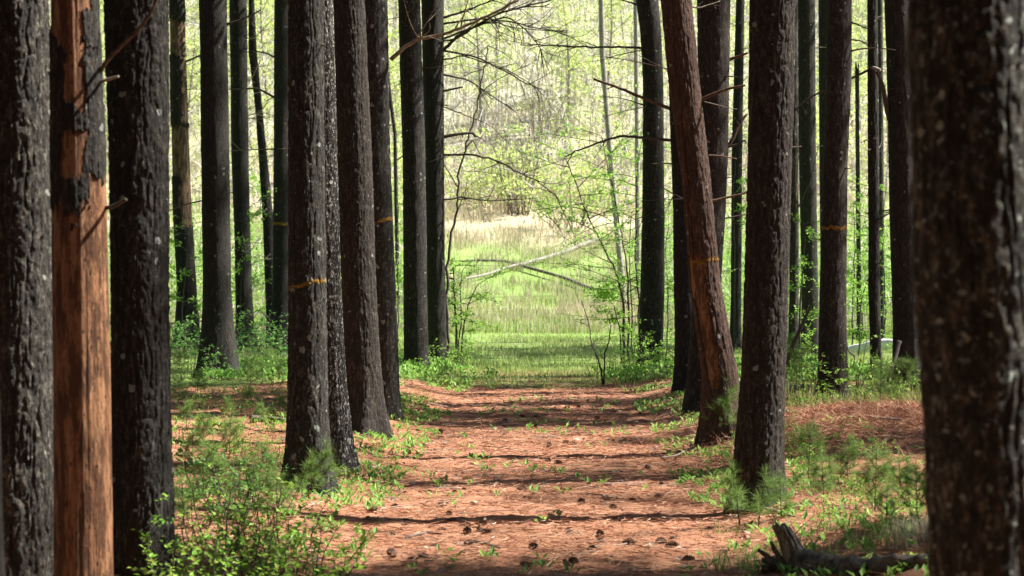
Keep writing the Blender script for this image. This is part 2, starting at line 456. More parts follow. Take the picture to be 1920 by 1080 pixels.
def bark_disp(th, z, r, amp, seed, fq=1.0):
    cx, cy = np.sin(th) * r, -np.cos(th) * r
    w1 = fbm(cx * 14 * fq, cy * 14 * fq, z * 5, seed, 2)
    a = vn(cx * 36 * fq + w1 * .55, cy * 36 * fq + w1 * .3, z * 5.5 * fq, seed + 5)
    crack = np.clip(1 - np.abs(a) * 3.4, 0, 1)
    b = vn(cx * 16 * fq, cy * 16 * fq, z * 26 * fq + w1 * .8, seed + 7)        # breaks across the plates
    cross = np.clip(1 - np.abs(b) * 5, 0, 1) * .5
    c = fbm(cx * 75 * fq, cy * 75 * fq, z * 45 * fq, seed + 9, 2)
    big = fbm(cx * 3, cy * 3, z * .8, seed + 13, 2)
    return -amp * np.maximum(crack, cross) + amp * .42 * c + r * .03 * big

class Trunk:
    """swept trunk: rows of points of a traced outline, laid out at the tree's own distance"""
    def __init__(s, trace, d, base_v=None, H=15., n=64, dz=.03, amp=.007, seed=0, flare=.45, flare_h=.30, top_v=None, fq=1.):
        tv = sorted(trace)
        s.d = d
        u0 = sum(trace[tv[-1]]) / 2
        bx = (u0 - 960) / F * d
        s.zg = float(gz(bx, d))
        zz = np.array([CAMZ + (HZ - v) / F * d for v in tv]); cx = np.array([(sum(trace[v]) / 2 - 960) / F * d for v in tv])
        rr = np.array([(trace[v][1] - trace[v][0]) / 2 / F * d for v in tv])
        o = np.argsort(zz); zz, cx, rr = zz[o], cx[o], rr[o]
        # continue the outline to the ground and to the top
        if zz[0] > s.zg:
            sl = (cx[1] - cx[0]) / (zz[1] - zz[0]) if zz[0] - s.zg < 2 else 0
            zz = np.r_[s.zg - .15, zz]; cx = np.r_[cx[0] - sl * (zz[1] - zz[0]) * .7, cx]; rr = np.r_[rr[0], rr]
        top = CAMZ + (HZ - top_v) / F * d if top_v is not None else H
        if top > zz[-1] + .3:
            sl = np.clip((cx[-1] - cx[-3]) / (zz[-1] - zz[-3] + 1e-6), -.12, .12)
            k = np.linspace(zz[-1] + .3, top, 8)
            cx = np.r_[cx, cx[-1] + sl * (k - zz[-1]) * np.exp(-(k - zz[-1]) * .12)]
            rr = np.r_[rr, rr[-1] + (max(.05, rr[-1] * .35) - rr[-1]) * (k - zz[-1]) / (top - zz[-1])] if top_v is None else np.r_[rr, np.full(8, rr[-1] * .9)]
            zz = np.r_[zz, k]
        s.base = np.array([float(np.interp(s.zg, zz, cx)), d, s.zg])
        vis = min(top, CAMZ + (HZ + 25) / F * d)
        lo = max(s.zg - .12, CAMZ + (HZ - 1120) / F * d)
        zs = np.r_[s.zg - .12, np.arange(max(lo, s.zg - .11), vis, dz), np.arange(vis + .15, top, .3), top]
        zs = np.unique(zs)
        th = np.arange(n) / n * 2 * PI - PI
        Zg, T = np.meshgrid(zs, th, indexing='ij')
        R = np.interp(Zg, zz, rr); C = np.interp(Zg, zz, cx)
        k = 5 if n > 40 else 4
        ph = seed * 1.7
        lob = 1 + .35 * np.cos(k * T + ph) + .25 * np.cos(3 * T + ph * 2)
        R = R * (1 + flare * lob * np.exp(-np.clip(Zg - s.zg, 0, 9) / flare_h))
        Rb = R.copy()
        s.amp = amp
        R = R + bark_disp(T, Zg, R, amp, seed, fq)
        if top_v is not None:   # broken top
            pass
        s.zs, s.th, s.R, s.C, s.Rb, s.Z, s.T = zs, th, R, C, Rb, Zg, T
        s.n = n
        s.Vv = HZ - (Zg - CAMZ) * F / d          # photo row of each ring
    def grid(s, off=0., R=None):
        R = s.R if R is None else R
        X = s.C - s.base[0] + np.sin(s.T) * (R + off); Y = -np.cos(s.T) * (R + off); Z = s.Z - s.base[2]
        return np.stack([X, Y, Z], -1)
    def add_to(s, mb, m=0, R=None, jag=0):
        G = s.grid(R=R); k, n = G.shape[:2]
        if jag:
            G[-1, :, 2] += jag * (np.abs(vn(s.th * 2.2, 3.3, 0, 77)) * 2 + .6 * rng.random(n))
        i = np.arange(k - 1)[:, None] * n; j = np.arange(n)[None]
        q = np.stack([i + j, i + (j + 1) % n, i + n + (j + 1) % n, i + n + j], -1).reshape(-1, 4)
        top = G[-1].mean(0); top[2] = G[-1, :, 2].min() - .02
        V = np.concatenate([G.reshape(-1, 3), [top]])
        jj = np.arange(n)
        t = np.stack([(k - 1) * n + jj, (k - 1) * n + (jj + 1) % n, np.full(n, k * n)], -1)
        mb.add(V, q, t, m)
    def shell(s, mask, off0, off1, R=None):
        """closed patch (outer face plus rim) over the rings where mask(face) is true"""
        k, n = s.T.shape
        inn = s.grid(off0, R).reshape(-1, 3); out = s.grid(off1 if np.isscalar(off1) else off1, R).reshape(-1, 3)
        ii, jj = np.nonzero(mask[:-1, :])
        a = ii * n + jj; b = ii * n + (jj + 1) % n; c = (ii + 1) * n + (jj + 1) % n; dd = (ii + 1) * n + jj
        NV = k * n
        q = [np.stack([a, b, c, dd], -1)]
        mk = np.zeros((k, n), bool); mk[:-1] = mask[:-1]
        def rim(sel, p, r):
            if sel.any(): q.append(np.stack([p[sel], r[sel], r[sel] + NV, p[sel] + NV], -1))
        up = np.zeros(len(ii), bool); up[:] = ~mk[np.minimum(ii + 1, k - 1), jj]
        rim(up, dd, c)
        rim(~mk[np.maximum(ii - 1, 0), jj] | (ii == 0), b, a)
        rim(~mk[ii, (jj + 1) % n], c, b)
        rim(~mk[ii, (jj - 1) % n], a, dd)
        q = np.concatenate(q)
        V = np.concatenate([out, inn])
        used = np.unique(q); re = np.full(len(V), -1); re[used] = np.arange(len(used))
        mb = MB(); mb.add(V[used], re[q])
        return mb

def branch_pts(tr, d, base, seed, depth=.25):
    r = np.random.default_rng(seed)
    dy = (r.random() - .5) * 2 * depth
    pts = []
    for i, (u, v) in enumerate(tr):
        pts.append(P(u, v, d + dy * i / max(1, len(tr) - 1)) - base)
    pts = np.array(pts)
    # smooth and roughen
    t = np.linspace(0, len(pts) - 1, max(6, 4 * len(pts)))
    ip = np.stack([np.interp(t, np.arange(len(pts)), pts[:, k]) for k in range(3)], 1)
    sm = ip.copy(); sm[1:-1] = (ip[:-2] + 2 * ip[1:-1] + ip[2:]) / 4
    L = np.linalg.norm(pts[-1] - pts[0])
    sm[1:] += r.normal(size=(len(sm) - 1, 3)) * L * .0028
    return sm

def add_branch(par, tr, d, base, r0, seed, mat='branch_dark', twigs=0, name='dead_branch', tip=.35, tw=.35):
    r = np.random.default_rng(seed); mb = MB()
    p = branch_pts(tr, d, base, seed)
    mb.tube(p, np.linspace(r0, r0 * tip, len(p)), 6)
    L = np.linalg.norm(p[-1] - p[0])
    for k in range(twigs):
        i = r.integers(len(p) // 4, len(p) - 1)
        dd = p[min(i + 1, len(p) - 1)] - p[i]; dd /= np.linalg.norm(dd) + 1e-9
        q = dd * .8 + r.normal(size=3) * .55; q /= np.linalg.norm(q)
        l = L * tw * (.3 + .7 * r.random())
        s = np.linspace(0, 1, 5)[:, None]
        cur = r.normal(size=3) * .25
        pp = p[i] + q * l * s + cur * l * s * s
        mb.tube(pp, np.linspace(r0 * .38, r0 * .14, 5), 4)
        if r.random() < .6:
            j = r.integers(1, 4); q2 = q + r.normal(size=3) * .6
            pp2 = pp[j] + q2 * l * .5 * s
            mb.tube(pp2, np.linspace(r0 * .24, r0 * .1, 5), 3)
    return mb.obj(name, M[mat], par)

def stub(par, T, z, ang, L, r0, seed, mat='branch_dark'):
    r = np.random.default_rng(seed)
    i = int(np.argmin(np.abs(T.zs - z))); x = T.C[i, 0] - T.base[0]
    R = float(np.interp(z, T.zs, T.Rb[:, 0])) * .9
    d = np.array([math.sin(ang), -math.cos(ang), r.uniform(-.25, .45)])
    s = np.linspace(0, 1, 6)[:, None]
    p = np.array([x, 0, z - T.base[2]]) + np.array([math.sin(ang), -math.cos(ang), 0]) * R + d * L * s + r.normal(size=3) * .18 * L * s * s
    mb = MB(); mb.tube(p, np.linspace(r0, r0 * .4, 6), 5)
    if L > .35:
        for k in range(3):
            j = r.integers(2, 5); q = d + r.normal(size=3) * .8
            pp = p[j] + q * L * .35 * s
            mb.tube(pp, np.linspace(r0 * .4, r0 * .12, 6), 4)
    return mb.obj('dead_branch', M[mat], par)

def paint(par, T, v, half, seed, phi0=-1.5, phi1=1.5, slope=0., off=.0015, mat='paint'):
    """ragged brushed band, on a finer copy of the trunk's own surface"""
    px = F / T.d
    z0, z1 = CAMZ + (HZ - v - half * 2.2 - abs(slope)) / px, CAMZ + (HZ - v + half * 2.2 + abs(slope)) / px
    zs = np.arange(z0, z1, max(.0022, .5 / px)); th = np.linspace(phi0, phi1, 150)
    R1 = np.stack([np.interp(zs, T.zs, T.R[:, j]) for j in range(T.n)], 1)
    R2 = np.stack([np.interp(th, T.th, R1[k]) for k in range(len(zs))], 0)
    C = np.interp(zs, T.zs, T.C[:, 0])[:, None] - T.base[0]
    Z, TH = np.meshgrid(zs, th, indexing='ij')
    Vv = HZ - (Z - CAMZ) * px
    ctr = v - slope * np.sin(TH) + half * .5 * vn(TH * 2.5, seed * 3.3, 0, seed)
    n1 = vn(TH * 9, (Vv - ctr) * 1.3, 0, seed + 1) + .7 * vn(TH * 30, (Vv - ctr) * .9, 0, seed + 2)
    keep = (n1 > .12 + 1.1 * (np.abs(Vv - ctr) / half) ** 2 - .55)[:-1, :-1]
    if not keep.any(): return
    out = np.stack([C + np.sin(TH) * (R2 + off), -np.cos(TH) * (R2 + off), Z - T.base[2]], -1).reshape(-1, 3)
    n = len(th); i, j = np.nonzero(keep)
    q = np.stack([i * n + j, i * n + j + 1, (i + 1) * n + j + 1, (i + 1) * n + j], -1)
    used = np.unique(q); re = np.full(len(out), -1); re[used] = np.arange(len(used))
    mb = MB(); mb.add(out[used], re[q]); mb.obj('paint_mark', M[mat], par)

def pine(trace, base_v=None, d=None, mat='bark_grey', label='', seed=0, stubs=4, crown=True, name='pine_tree', group='pines lining the forest path', cat='tree', H=15., top_v=None, **kw):
    u = sum(trace[max(trace)]) / 2
    if d is None: _, d = ground_at(u, base_v)
    if d < 12: kw.setdefault('n', 224); kw.setdefault('dz', .010)
    elif d < 22: kw.setdefault('n', 168); kw.setdefault('dz', .015)
    elif d < 30: kw.setdefault('n', 72); kw.setdefault('dz', .035)
    else: kw.setdefault('n', 44); kw.setdefault('dz', .06)
    T = Trunk(trace, d, base_v, H=H, seed=seed, top_v=top_v, **kw)
    th = thing(name, label, cat, T.base, group)
    mb = MB(); T.add_to(mb, jag=.25 if top_v is not None else 0); mb.obj('trunk', M[mat], th)
    if crown:
        c = link('crown', CROWNS[seed % 4], th)
        i = -1; c.location = (float(T.C[int(np.argmin(np.abs(T.zs - 11)))][0] - T.base[0]), 0, -T.base[2] * .5); c.rotation_euler = (0, 0, seed * 1.3)
    r = np.random.default_rng(seed + 900)
    top = CAMZ + HZ / F * d
    for k in range(stubs):
        z = r.uniform(2.2, min(top + .3, 7.5)); a = r.choice([-1, 1]) * r.uniform(.5, 2.0)
        stub(th, T, z, a, r.choice([.08, .12, .2, .6, .9]) * (.7 + .6 * r.random()), r.uniform(.006, .013), seed * 31 + k, r.choice(['branch_dark', 'twig_dead', 'twig_dead']))
    th['_T'] = 0; del th['_T']
    return th, T

TREES = {}
def put(key, *a, **k):
    TREES[key] = pine(*a, **k); return TREES[key]

G1 = 'pines lining the forest path'
put('L1', {0: (-18, 91), 300: (-22, 94), 540: (-25, 98), 800: (-30, 105), 1080: (-38, 113)}, d=10.2, mat='bark_pale', seed=1, stubs=0, amp=.011, flare=.05,
    label='near pine cut by the frame edge, its thickly scaled side sunlit, beside the barkless trunk')
put('L3', {0: (195, 317), 300: (203, 318), 540: (207, 317), 800: (209, 322), 1080: (211, 329)}, d=10.8, mat='bark_grey', seed=3, stubs=0, amp=.010, flare=.05,
    label='thick dark pine just right of the stripped orange trunk, sunlit bark high on one side')
put('L5', {0: (373, 425), 270: (377, 430), 540: (381, 434), 650: (379, 441)}, 712, mat='bark_dark', seed=5, stubs=2, flare=.5, flare_h=.35,
    label='dark straight pine with flared base standing alone among low greenery')
put('L6', {0: (430, 463), 300: (434, 466), 450: (440, 470), 600: (442, 475)}, d=46, mat='bark_dark', seed=6, stubs=9,
    label='slim pine overgrown with pale dead twigs behind the lone flared pine')
put('L7', {0: (466, 477), 100: (466, 482), 200: (478, 492), 300: (485, 502), 400: (492, 512), 540: (497, 520)}, d=47, mat='bark_grey', seed=7, stubs=5, crown=False, H=11.,
    label='thin crooked grey trunk bending aside behind the twig-covered pine')
put('L8', {0: (514, 545), 300: (513, 545), 540: (511, 545), 600: (508, 548)}, d=44, mat='bark_dark', seed=8, stubs=3,
    label='nearly black pine half hidden behind the lichen-spotted front pine')
put('L9', {0: (540, 607), 270: (541, 608), 540: (541, 612), 700: (540, 614), 800: (539, 616)}, 918, mat='bark_lichen', seed=9, stubs=1, flare=.42, flare_h=.24, amp=.009,
    label='lichen-spotted grey pine with a yellow paint mark beside the bright thicket')
put('L10', {0: (570, 625), 270: (575, 632), 540: (583, 640), 700: (592, 648), 800: (600, 656)}, 878, mat='bark_crust', seed=10, stubs=1, flare=.42, flare_h=.24, amp=.010,
    label='pine with sunlit whitish crusty base, half behind the lichen-spotted pine')
put('L11', {0: (625, 684), 270: (632, 697), 540: (640, 706), 700: (648, 714)}, 812, mat='bark_red', seed=11, stubs=2, flare=.6, flare_h=.28, amp=.008,
    label='broad reddish-dark pine with spreading root foot at the path edge')
put('L12', {0: (675, 727), 270: (683, 732), 540: (690, 742), 700: (698, 748)}, 782, mat='bark_lichen', seed=12, stubs=2, flare=.3, flare_h=.2, amp=.008,
    label='slimmer pine with mossy foot behind the broad reddish pine')
put('L13', {0: (746, 788), 270: (754, 797), 540: (756, 801), 640: (757, 803)}, 697, mat='bark_grey', seed=13, stubs=5, flare=.12,
    label='dark pine with sunlit lower edge, just before the last pine with drooping branches')
put('L14', {0: (789, 833), 150: (792, 832), 270: (796, 833), 540: (799, 835), 640: (803, 837)}, 682, mat='bark_dark', seed=14, stubs=1, flare=.1,
    label='last dark pine before the meadow, many drooping dead branches reaching over the opening')
put('R1', {0: (1192, 1235), 60: (1200, 1240), 150: (1205, 1244), 400: (1204, 1246), 540: (1200, 1246), 640: (1196, 1243)}, 695, mat='bark_grey', seed=15, stubs=2, flare=.1,
    label='dark pine bent at the top, beside the leafy saplings at the meadow edge')
put('R2', {0: (1250, 1290), 200: (1255, 1296), 400: (1262, 1302), 540: (1263, 1305), 660: (1266, 1308)}, 735, mat='bark_dark', seed=16, stubs=1, flare=.3, flare_h=.3,
    label='dark pine directly behind the leaning split trunk, nearer the meadow')
put('R3', {0: (1307, 1370), 270: (1311, 1366), 540: (1300, 1352), 700: (1289, 1340)}, 770, mat='bark_red', seed=17, stubs=4, flare=.3,
    label='reddish-dark pine slanting behind the leaning split trunk, toward the big front pine')
put('R4', {0: (1406, 1492), 270: (1402, 1486), 540: (1394, 1479), 700: (1388, 1474), 850: (1377, 1469)}, 950, mat='bark_red', seed=18, stubs=1, flare=.3, flare_h=.2, amp=.010,
    label='big brown pine with furrowed bark and bright sunlit edge, beside the needle mound')
put('R4b', {0: (1476, 1496), 250: (1478, 1497), 540: (1480, 1498), 650: (1478, 1496)}, d=34, mat='bark_pale', seed=19, stubs=2, crown=False, H=12.,
    label='thin pale sunlit trunk seen close behind the big brown pine')
put('R5', {0: (1493, 1528), 270: (1497, 1530), 540: (1503, 1534)}, d=40, mat='bark_dark', seed=20, stubs=4,
    label='dark pine between the big brown pine and the pine with the yellow ring')
put('R6', {0: (1552, 1597), 150: (1549, 1597), 300: (1543, 1590), 540: (1537, 1587), 700: (1533, 1588)}, 747, mat='bark_red', seed=21, stubs=2, flare=.25, flare_h=.2,
    label='brown pine with a yellow paint ring, standing in front of the fallen log')
put('R6b', {0: (1534, 1560), 300: (1536, 1560), 500: (1538, 1562)}, d=43, mat='bark_dark', seed=22, stubs=2,
    label='dark slender trunk peeking out behind the pine with the yellow ring')
put('R7', {0: (1626, 1645), 270: (1627, 1648), 540: (1628, 1650), 650: (1632, 1651)}, 712, mat='bark_grey', seed=23, stubs=4, crown=False, H=12.,
    label='thin straight trunk standing in front of the white birch log')
put('R7b', {0: (1643, 1655), 300: (1645, 1657), 500: (1647, 1658)}, d=49, mat='bark_pale', seed=24, stubs=2, crown=False, H=12.,
    label='thinnest pale trunk right behind the trunk by the white birch log')
put('R8', {0: (1658, 1708), 200: (1665, 1714), 400: (1668, 1720), 640: (1674, 1728)}, 733, mat='bark_dark', seed=25, stubs=2, flare=.3,
    label='nearly black pine half covered by the blurred foreground trunk')
put('R9', {0: (1703, 1935), 300: (1708, 1945), 540: (1714, 1950), 800: (1733, 1960), 1080: (1742, 1968)}, d=5.2, mat='bark_fore', seed=26, stubs=0, amp=.008, flare=.05,
    label='very wide blurred foreground pine with lichen spots at the frame edge')
put('R10', {0: (1380, 1396), 270: (1372, 1392), 540: (1370, 1390)}, d=45, mat='bark_dark', seed=27, stubs=5, crown=False, H=12.,
    label='thin dark trunk with side twigs in the gap before the big brown pine')
put('G1', {150: (1603, 1611), 300: (1604, 1612), 560: (1606, 1615)}, d=50, mat='bark_pale', seed=28, stubs=2, crown=False, top_v=150, name='dead_tree', cat='dead tree',
    group='thin trunks at the meadow edge', label='thin grey trunk snapped off at the top beside the ringed brown pine')
put('B1', {0: (1122, 1132), 100: (1124, 1135), 200: (1132, 1142), 350: (1144, 1155), 500: (1158, 1170), 620: (1168, 1180)}, d=60, mat='birch_grey', seed=29, stubs=5, crown=False, H=13., name='birch_tree',
    group='thin trunks at the meadow edge', label='slender pale grey tree leaning in the meadow opening, sunlit')
put('B2', {0: (1187, 1196), 250: (1190, 1199), 560: (1192, 1202)}, d=64, mat='birch_grey', seed=30, stubs=3, crown=False, H=13., name='birch_tree',
    group='thin trunks at the meadow edge', label='pale grey trunk partly hidden behind the pine bent at its top')
put('B3', {0: (703, 711), 250: (737, 744), 560: (742, 750)}, d=58, mat='bark_grey', seed=31, stubs=6, crown=False, H=13., name='young_tree',
    group='thin trunks at the meadow edge', label='slim twiggy trunk in the gap between the mossy-footed pine and its neighbour')

# snags with missing bark -------------------------------------------------
def snag(trace, d, base_v, label, mask_fn, wood, bark, seed, thick=.010, crown=False, H=9., **kw):
    u = sum(trace[max(trace)]) / 2
    if d is None: _, d = ground_at(u, base_v)
    kw.setdefault('n', 240 if d < 12 else 128 if d < 25 else 64); kw.setdefault('dz', .009 if d < 12 else .02 if d < 25 else .05)
    T = Trunk(trace, d, base_v, H=H, seed=seed, amp=.0025, **kw)
    th = thing('dead_pine', label, 'dead tree', T.base, 'dead pines losing their bark')
    Rw = T.Rb + T.Rb * .03 * fbm(np.sin(T.T) * 1.2, np.cos(T.T) * 1.2, T.Z * .8, seed + 3, 2) + .0022 * fbm(np.sin(T.T) * 9, np.cos(T.T) * 9, T.Z * 1.6, seed + 4, 3)
    mb = MB(); T.add_to(mb, R=Rw); mb.obj('trunk', M[wood], th)
    nz = .30 * fbm(np.sin(T.T) * 3, np.cos(T.T) * 3, T.Z * 5, seed + 50, 3) + .24 * fbm(np.sin(T.T) * 11, np.cos(T.T) * 11, T.Z * 22, seed + 57, 2)
    mk = mask_fn(T.T, T.Vv, nz)
    sh = T.shell(mk, -.003, thick + bark_disp(T.T, T.Z, T.Rb, thick * .7, seed + 8) * .9, R=Rw)
    sh.obj('bark', M[bark], th)
    T.R = np.where(mk, Rw + thick + bark_disp(T.T, T.Z, T.Rb, thick * .7, seed + 8) * .9, Rw)
    return th, T

def m_s1(p, v, nz):
    f = np.sin(p); front = np.cos(p) > -.2
    up = v < 392 + nz * 70 - 55 * (f > .55)
    strip = (f > -.22 + nz * .6 - 1.2 * sstep(120, 20, v)) & (f < .5 + nz * .4) & (v < 205 + nz * 50)
    patch = (np.abs(f - .0 + nz * .5 - (285 - v) * .004) < .48) & (np.abs(v - 292) < 44 + nz * 25)
    top = (v < 30 + nz * 70) & (f < .8 + nz * .3)
    return up & ~(front & (strip | patch | top))
def m_s2(p, v, nz):
    f = np.sin(p)
    bare = ((v > 40 + nz * 20) & (v < 108 + nz * 25)) | ((v > 108) & (v < 235) & (f > .45 + nz)) | ((v > 238 + nz * 20) & (v < 332 + nz * 20)) | ((v > 320) & (v < 428 + nz * 15) & (f > -.1 + nz))
    return ~bare
def m_rs(p, v, nz):
    f = np.sin(p)
    c0 = -.55 + .15 * np.sin(v / 90.)
    wid = .05 + .30 * sstep(470, 560, v) * (1 - sstep(690, 745, v))
    bare = (np.abs(f - c0 + nz * .25) < wid) & (v > 215) & (v < 740 + nz * 20) & (np.cos(p) > 0)
    low = (v > 480 + nz * 60) & (v < 560 + nz * 60) & (f < .1 + nz) & (np.cos(p) > 0)
    return ~(bare | low)
S1 = snag({0: (97, 182), 150: (97, 190), 390: (99, 200), 540: (100, 203), 800: (103, 207), 1080: (105, 211)}, 9.7, None,
          'tall dead pine stripped to orange-brown wood low down, ragged bark above', m_s1, 'wood_orange', 'bark_grey', 41, .009, flare=.05)
S2 = snag({0: (318, 346), 200: (321, 352), 400: (326, 359), 540: (333, 367), 600: (331, 371)}, 45, None,
          'slim dead pine with tan bare patches beside the lone flared pine', m_s2, 'wood_grey', 'bark_dark', 42, .02, H=12.)
RS = snag({0: (1241, 1294), 150: (1255, 1308), 330: (1280, 1328), 540: (1298, 1350), 700: (1320, 1378), 790: (1319, 1382)}, None, 828,
          'leaning dead pine with a long split of exposed orange wood and a yellow ring', m_rs, 'wood_orange', 'bark_snag', 43, .016, H=11.)
TREES['S1'], TREES['S2'], TREES['RS'] = S1, S2, RS

# yellow forestry paint
paint(*TREES['L9'], 532, 5, 1, -1.4, 1.4, 9)
paint(*TREES['L8'], 420, 3.5, 2)
paint(*TREES['L12'], 416, 4, 3, -1.4, 1.4, 7)
paint(*TREES['R6'], 428, 4, 5)
paint(*TREES['RS'], 489, 5, 6, -1.4, 1.4, 3, off=.0045)

# traced dead branches ----------------------------------------------------
def br(key, tr, r0, mat='branch_dark', twigs=0, tw=.35, tip=.35):
    br.k += 1
    th, T = TREES[key]
    add_branch(th, tr, T.d, T.base, r0, 5000 + br.k, mat, twigs, tw=tw, tip=tip)
br.k = 0
br('L12', [(733, 112), (760, 88), (785, 72), (830, 65), (870, 50), (920, 27), (980, -4)], .026, 'branch_tan', 7, .3, .5)
br('L14', [(830, 95), (855, 70), (880, 55), (935, 25), (990, 10), (1050, -4)], 0.0336, 'branch_dark', 14)
br('L14', [(829, 34), (880, 18), (945, -8)], 0.0264, 'branch_dark', 10)
br('L14', [(829, 45), (900, 35), (960, 40), (1000, 52), (1065, 62)], 0.0216, 'branch_dark', 14)
br('L14', [(829, 73), (905, 45), (950, 30), (985, 55), (1010, 85), (1030, 135)], 0.0216, 'branch_dark', 14)
br('L14', [(829, 95), (890, 105), (940, 130), (985, 155), (1022, 170)], 0.0216, 'branch_dark', 12)
br('L14', [(829, 112), (870, 104), (950, 130), (1012, 168)], 0.0168, 'branch_dark', 10)
br('L14', [(829, 76), (860, 72), (905, 38), (980, 54), (1050, 60), (1110, 90)], 0.0168, 'branch_dark', 12)
br('L14', [(829, 140), (880, 150), (930, 185), (962, 206)], 0.0192, 'branch_dark', 6)
br('L14', [(826, 172), (868, 163)], 0.0240, 'branch_dark', 0, tip=.6)
br('L14', [(829, 197), (842, 198)], .016, 'twig_dead', 0)
br('L14', [(830, 257), (860, 251), (886, 249), (892, 256)], 0.0360, 'branch_dark', 2, tip=.6)
br('L14', [(829, 291), (880, 289), (930, 300), (970, 322), (1010, 340), (1048, 372)], 0.0240, 'branch_dark', 12)
br('L14', [(829, 375), (870, 370), (910, 377), (1005, 372)], 0.0192, 'branch_dark', 8)
br('L14', [(831, 200), (870, 215), (920, 235), (950, 265)], 0.0120, 'branch_dark', 8)
br('L13', [(745, 300), (765, 285), (770, 285)], .014, 'twig_dead')
br('L13', [(750, 152), (775, 150)], .016, 'twig_dead')
br('L13', [(748, 48), (780, 49)], .009, 'twig_pale')
br('L13', [(752, 257), (768, 255)], .012, 'twig_pale')
br('L11', [(618, 85), (632, 88), (640, 74)], .010, 'twig_pale')
br('L11', [(660, 180), (664, 160), (663, 155)], .007, 'twig_dead')
br('R1', [(1210, 91), (1150, 88), (1090, 88), (1040, 85), (975, 84)], .024, 'branch_dark', 6, .25)
br('R1', [(1210, 94), (1170, 100), (1130, 112), (1080, 120)], .010, 'branch_dark', 4)
br('R1', [(1210, 198), (1170, 185), (1125, 180)], .013, 'branch_dark', 2)
br('R1', [(1198, 10), (1180, 4), (1150, -4)], .022, 'branch_dark', 2)
br('R2', [(1262, 206), (1210, 186), (1160, 165), (1113, 148)], .028, 'branch_orange', 2, .15, .6)
br('R2', [(1268, 264), (1200, 258), (1160, 255), (1120, 268), (1080, 283), (1060, 294)], .024, 'branch_dark', 3, .3)
br('R2', [(1270, 308), (1240, 306), (1222, 307)], .014, 'branch_tan')
br('R3', [(1366, 112), (1385, 106), (1402, 99)], .022, 'branch_orange', 0, .2, .6)
br('RS', [(1312, 188), (1340, 175), (1370, 165), (1398, 160)], .020, 'branch_orange', 1, .2, .6)
br('RS', [(1318, 190), (1350, 198), (1382, 205)], .006, 'twig_pale')
br('R3', [(1345, 300), (1372, 265), (1385, 235), (1400, 214)], .026, 'branch_orange', 2, .3, .6)
br('R3', [(1356, 277), (1380, 272), (1398, 262)], .020, 'branch_dark', 1)
br('R3', [(1332, 268), (1355, 270), (1366, 250)], .010, 'twig_pale', 1)
br('RS', [(1330, 378), (1355, 372), (1385, 366), (1412, 356)], .018, 'branch_orange', 1, .3, .5)
br('RS', [(1326, 291), (1350, 292), (1382, 298)], .012, 'branch_orange')
br('R3', [(1356, 410), (1390, 403), (1410, 404)], .010, 'twig_dead')
br('RS', [(1280, 10), (1312, 15), (1350, 2)], .012, 'twig_dead', 2)
br('R7', [(1640, 126), (1600, 146), (1540, 172), (1510, 188), (1490, 208)], .022, 'branch_dark', 4, .2, .5)
br('R7', [(1628, 126), (1642, 128), (1650, 132)], .03, 'twig_pale', 0, .2, .8)
br('R8', [(1667, 225), (1660, 190), (1655, 160), (1645, 135)], .035, 'branch_dark', 0, .2, .7)
br('R6', [(1590, 40), (1610, 47), (1628, 55)], .016, 'branch_dark', 1)
br('R6', [(1590, 74), (1612, 76), (1628, 82)], .014, 'branch_dark', 1)
br('R5', [(1500, 72), (1515, 60), (1535, 45)], .014, 'branch_dark')
br('R5', [(1490, 95), (1510, 88), (1575, 90)], .008, 'twig_pale')
br('R4b', [(1496, 390), (1520, 340), (1535, 270)], .012, 'branch_dark', 2)
br('S2', [(320, 122), (350, 115), (380, 102), (400, 82), (407, 58)], .03, 'twig_dead', 1, .3, .45)
br('S2', [(322, 18), (345, 20), (340, 30), (318, 36)], .014, 'twig_pale', 1)
br('S2', [(324, 170), (350, 168), (376, 167)], .012, 'branch_dark')
br('L5', [(424, 46), (450, 38), (474, 27), (490, 18)], .022, 'branch_dark', 3)
br('L8', [(516, 108), (500, 100), (478, 96), (440, 99)], .024, 'branch_dark', 3)
br('L8', [(533, 193), (510, 180), (482, 165), (430, 168)], .034, 'branch_dark', 3, .3, .5)
br('L8', [(540, 280), (490, 280), (430, 283)], .022, 'twig_dead', 4)
br('L6', [(436, 340), (470, 352), (510, 345)], .012, 'branch_dark', 5)
br('L6', [(436, 230), (455, 190), (462, 170), (450, 150)], .012, 'twig_pale', 6, .6)
br('L6', [(440, 90), (450, 60), (460, 30)], .012, 'twig_pale', 6, .6)
br('L6', [(440, 520), (470, 470), (490, 440)], .012, 'twig_pale', 7, .6)
br('L6', [(462, 620), (480, 590), (500, 570)], .012, 'twig_pale', 6, .8)
rb = np.random.default_rng(61)
for k in range(14):
    v0 = rb.uniform(0, 600); sg = rb.choice([-1, 1]); u0 = 452 + .018 * v0; L = rb.uniform(20, 55)
    br('L6', [(u0, v0), (u0 + sg * L * .4, v0 - rb.uniform(-12, 22)), (u0 + sg * L, v0 - rb.uniform(-25, 45))], .018, 'twig_pale', 6, .7)
for k in range(8):
    v0 = rb.uniform(40, 520); sg = rb.choice([-1, 1]); L = rb.uniform(14, 30)
    br('R7', [(1637, v0), (1637 + sg * L * .5, v0 - rb.uniform(-6, 10)), (1637 + sg * L, v0 - rb.uniform(-12, 20))], .013, rb.choice(['twig_pale', 'branch_dark']), 3, .6)
    br('R10', [(1381, v0), (1381 - 10, v0 - rb.uniform(-6, 10)), (1381 - 22, v0 - rb.uniform(-12, 20))], .010, rb.choice(['twig_pale', 'branch_dark']), 3, .6)
br('S1', [(184, 148), (192, 125), (220, 92), (255, 62), (283, 25), (296, -6)], .0115, 'branch_orange', 0, .2, .6)
br('S1', [(186, 154), (200, 150), (222, 143)], .010, 'twig_pale', 0, .2, .6)
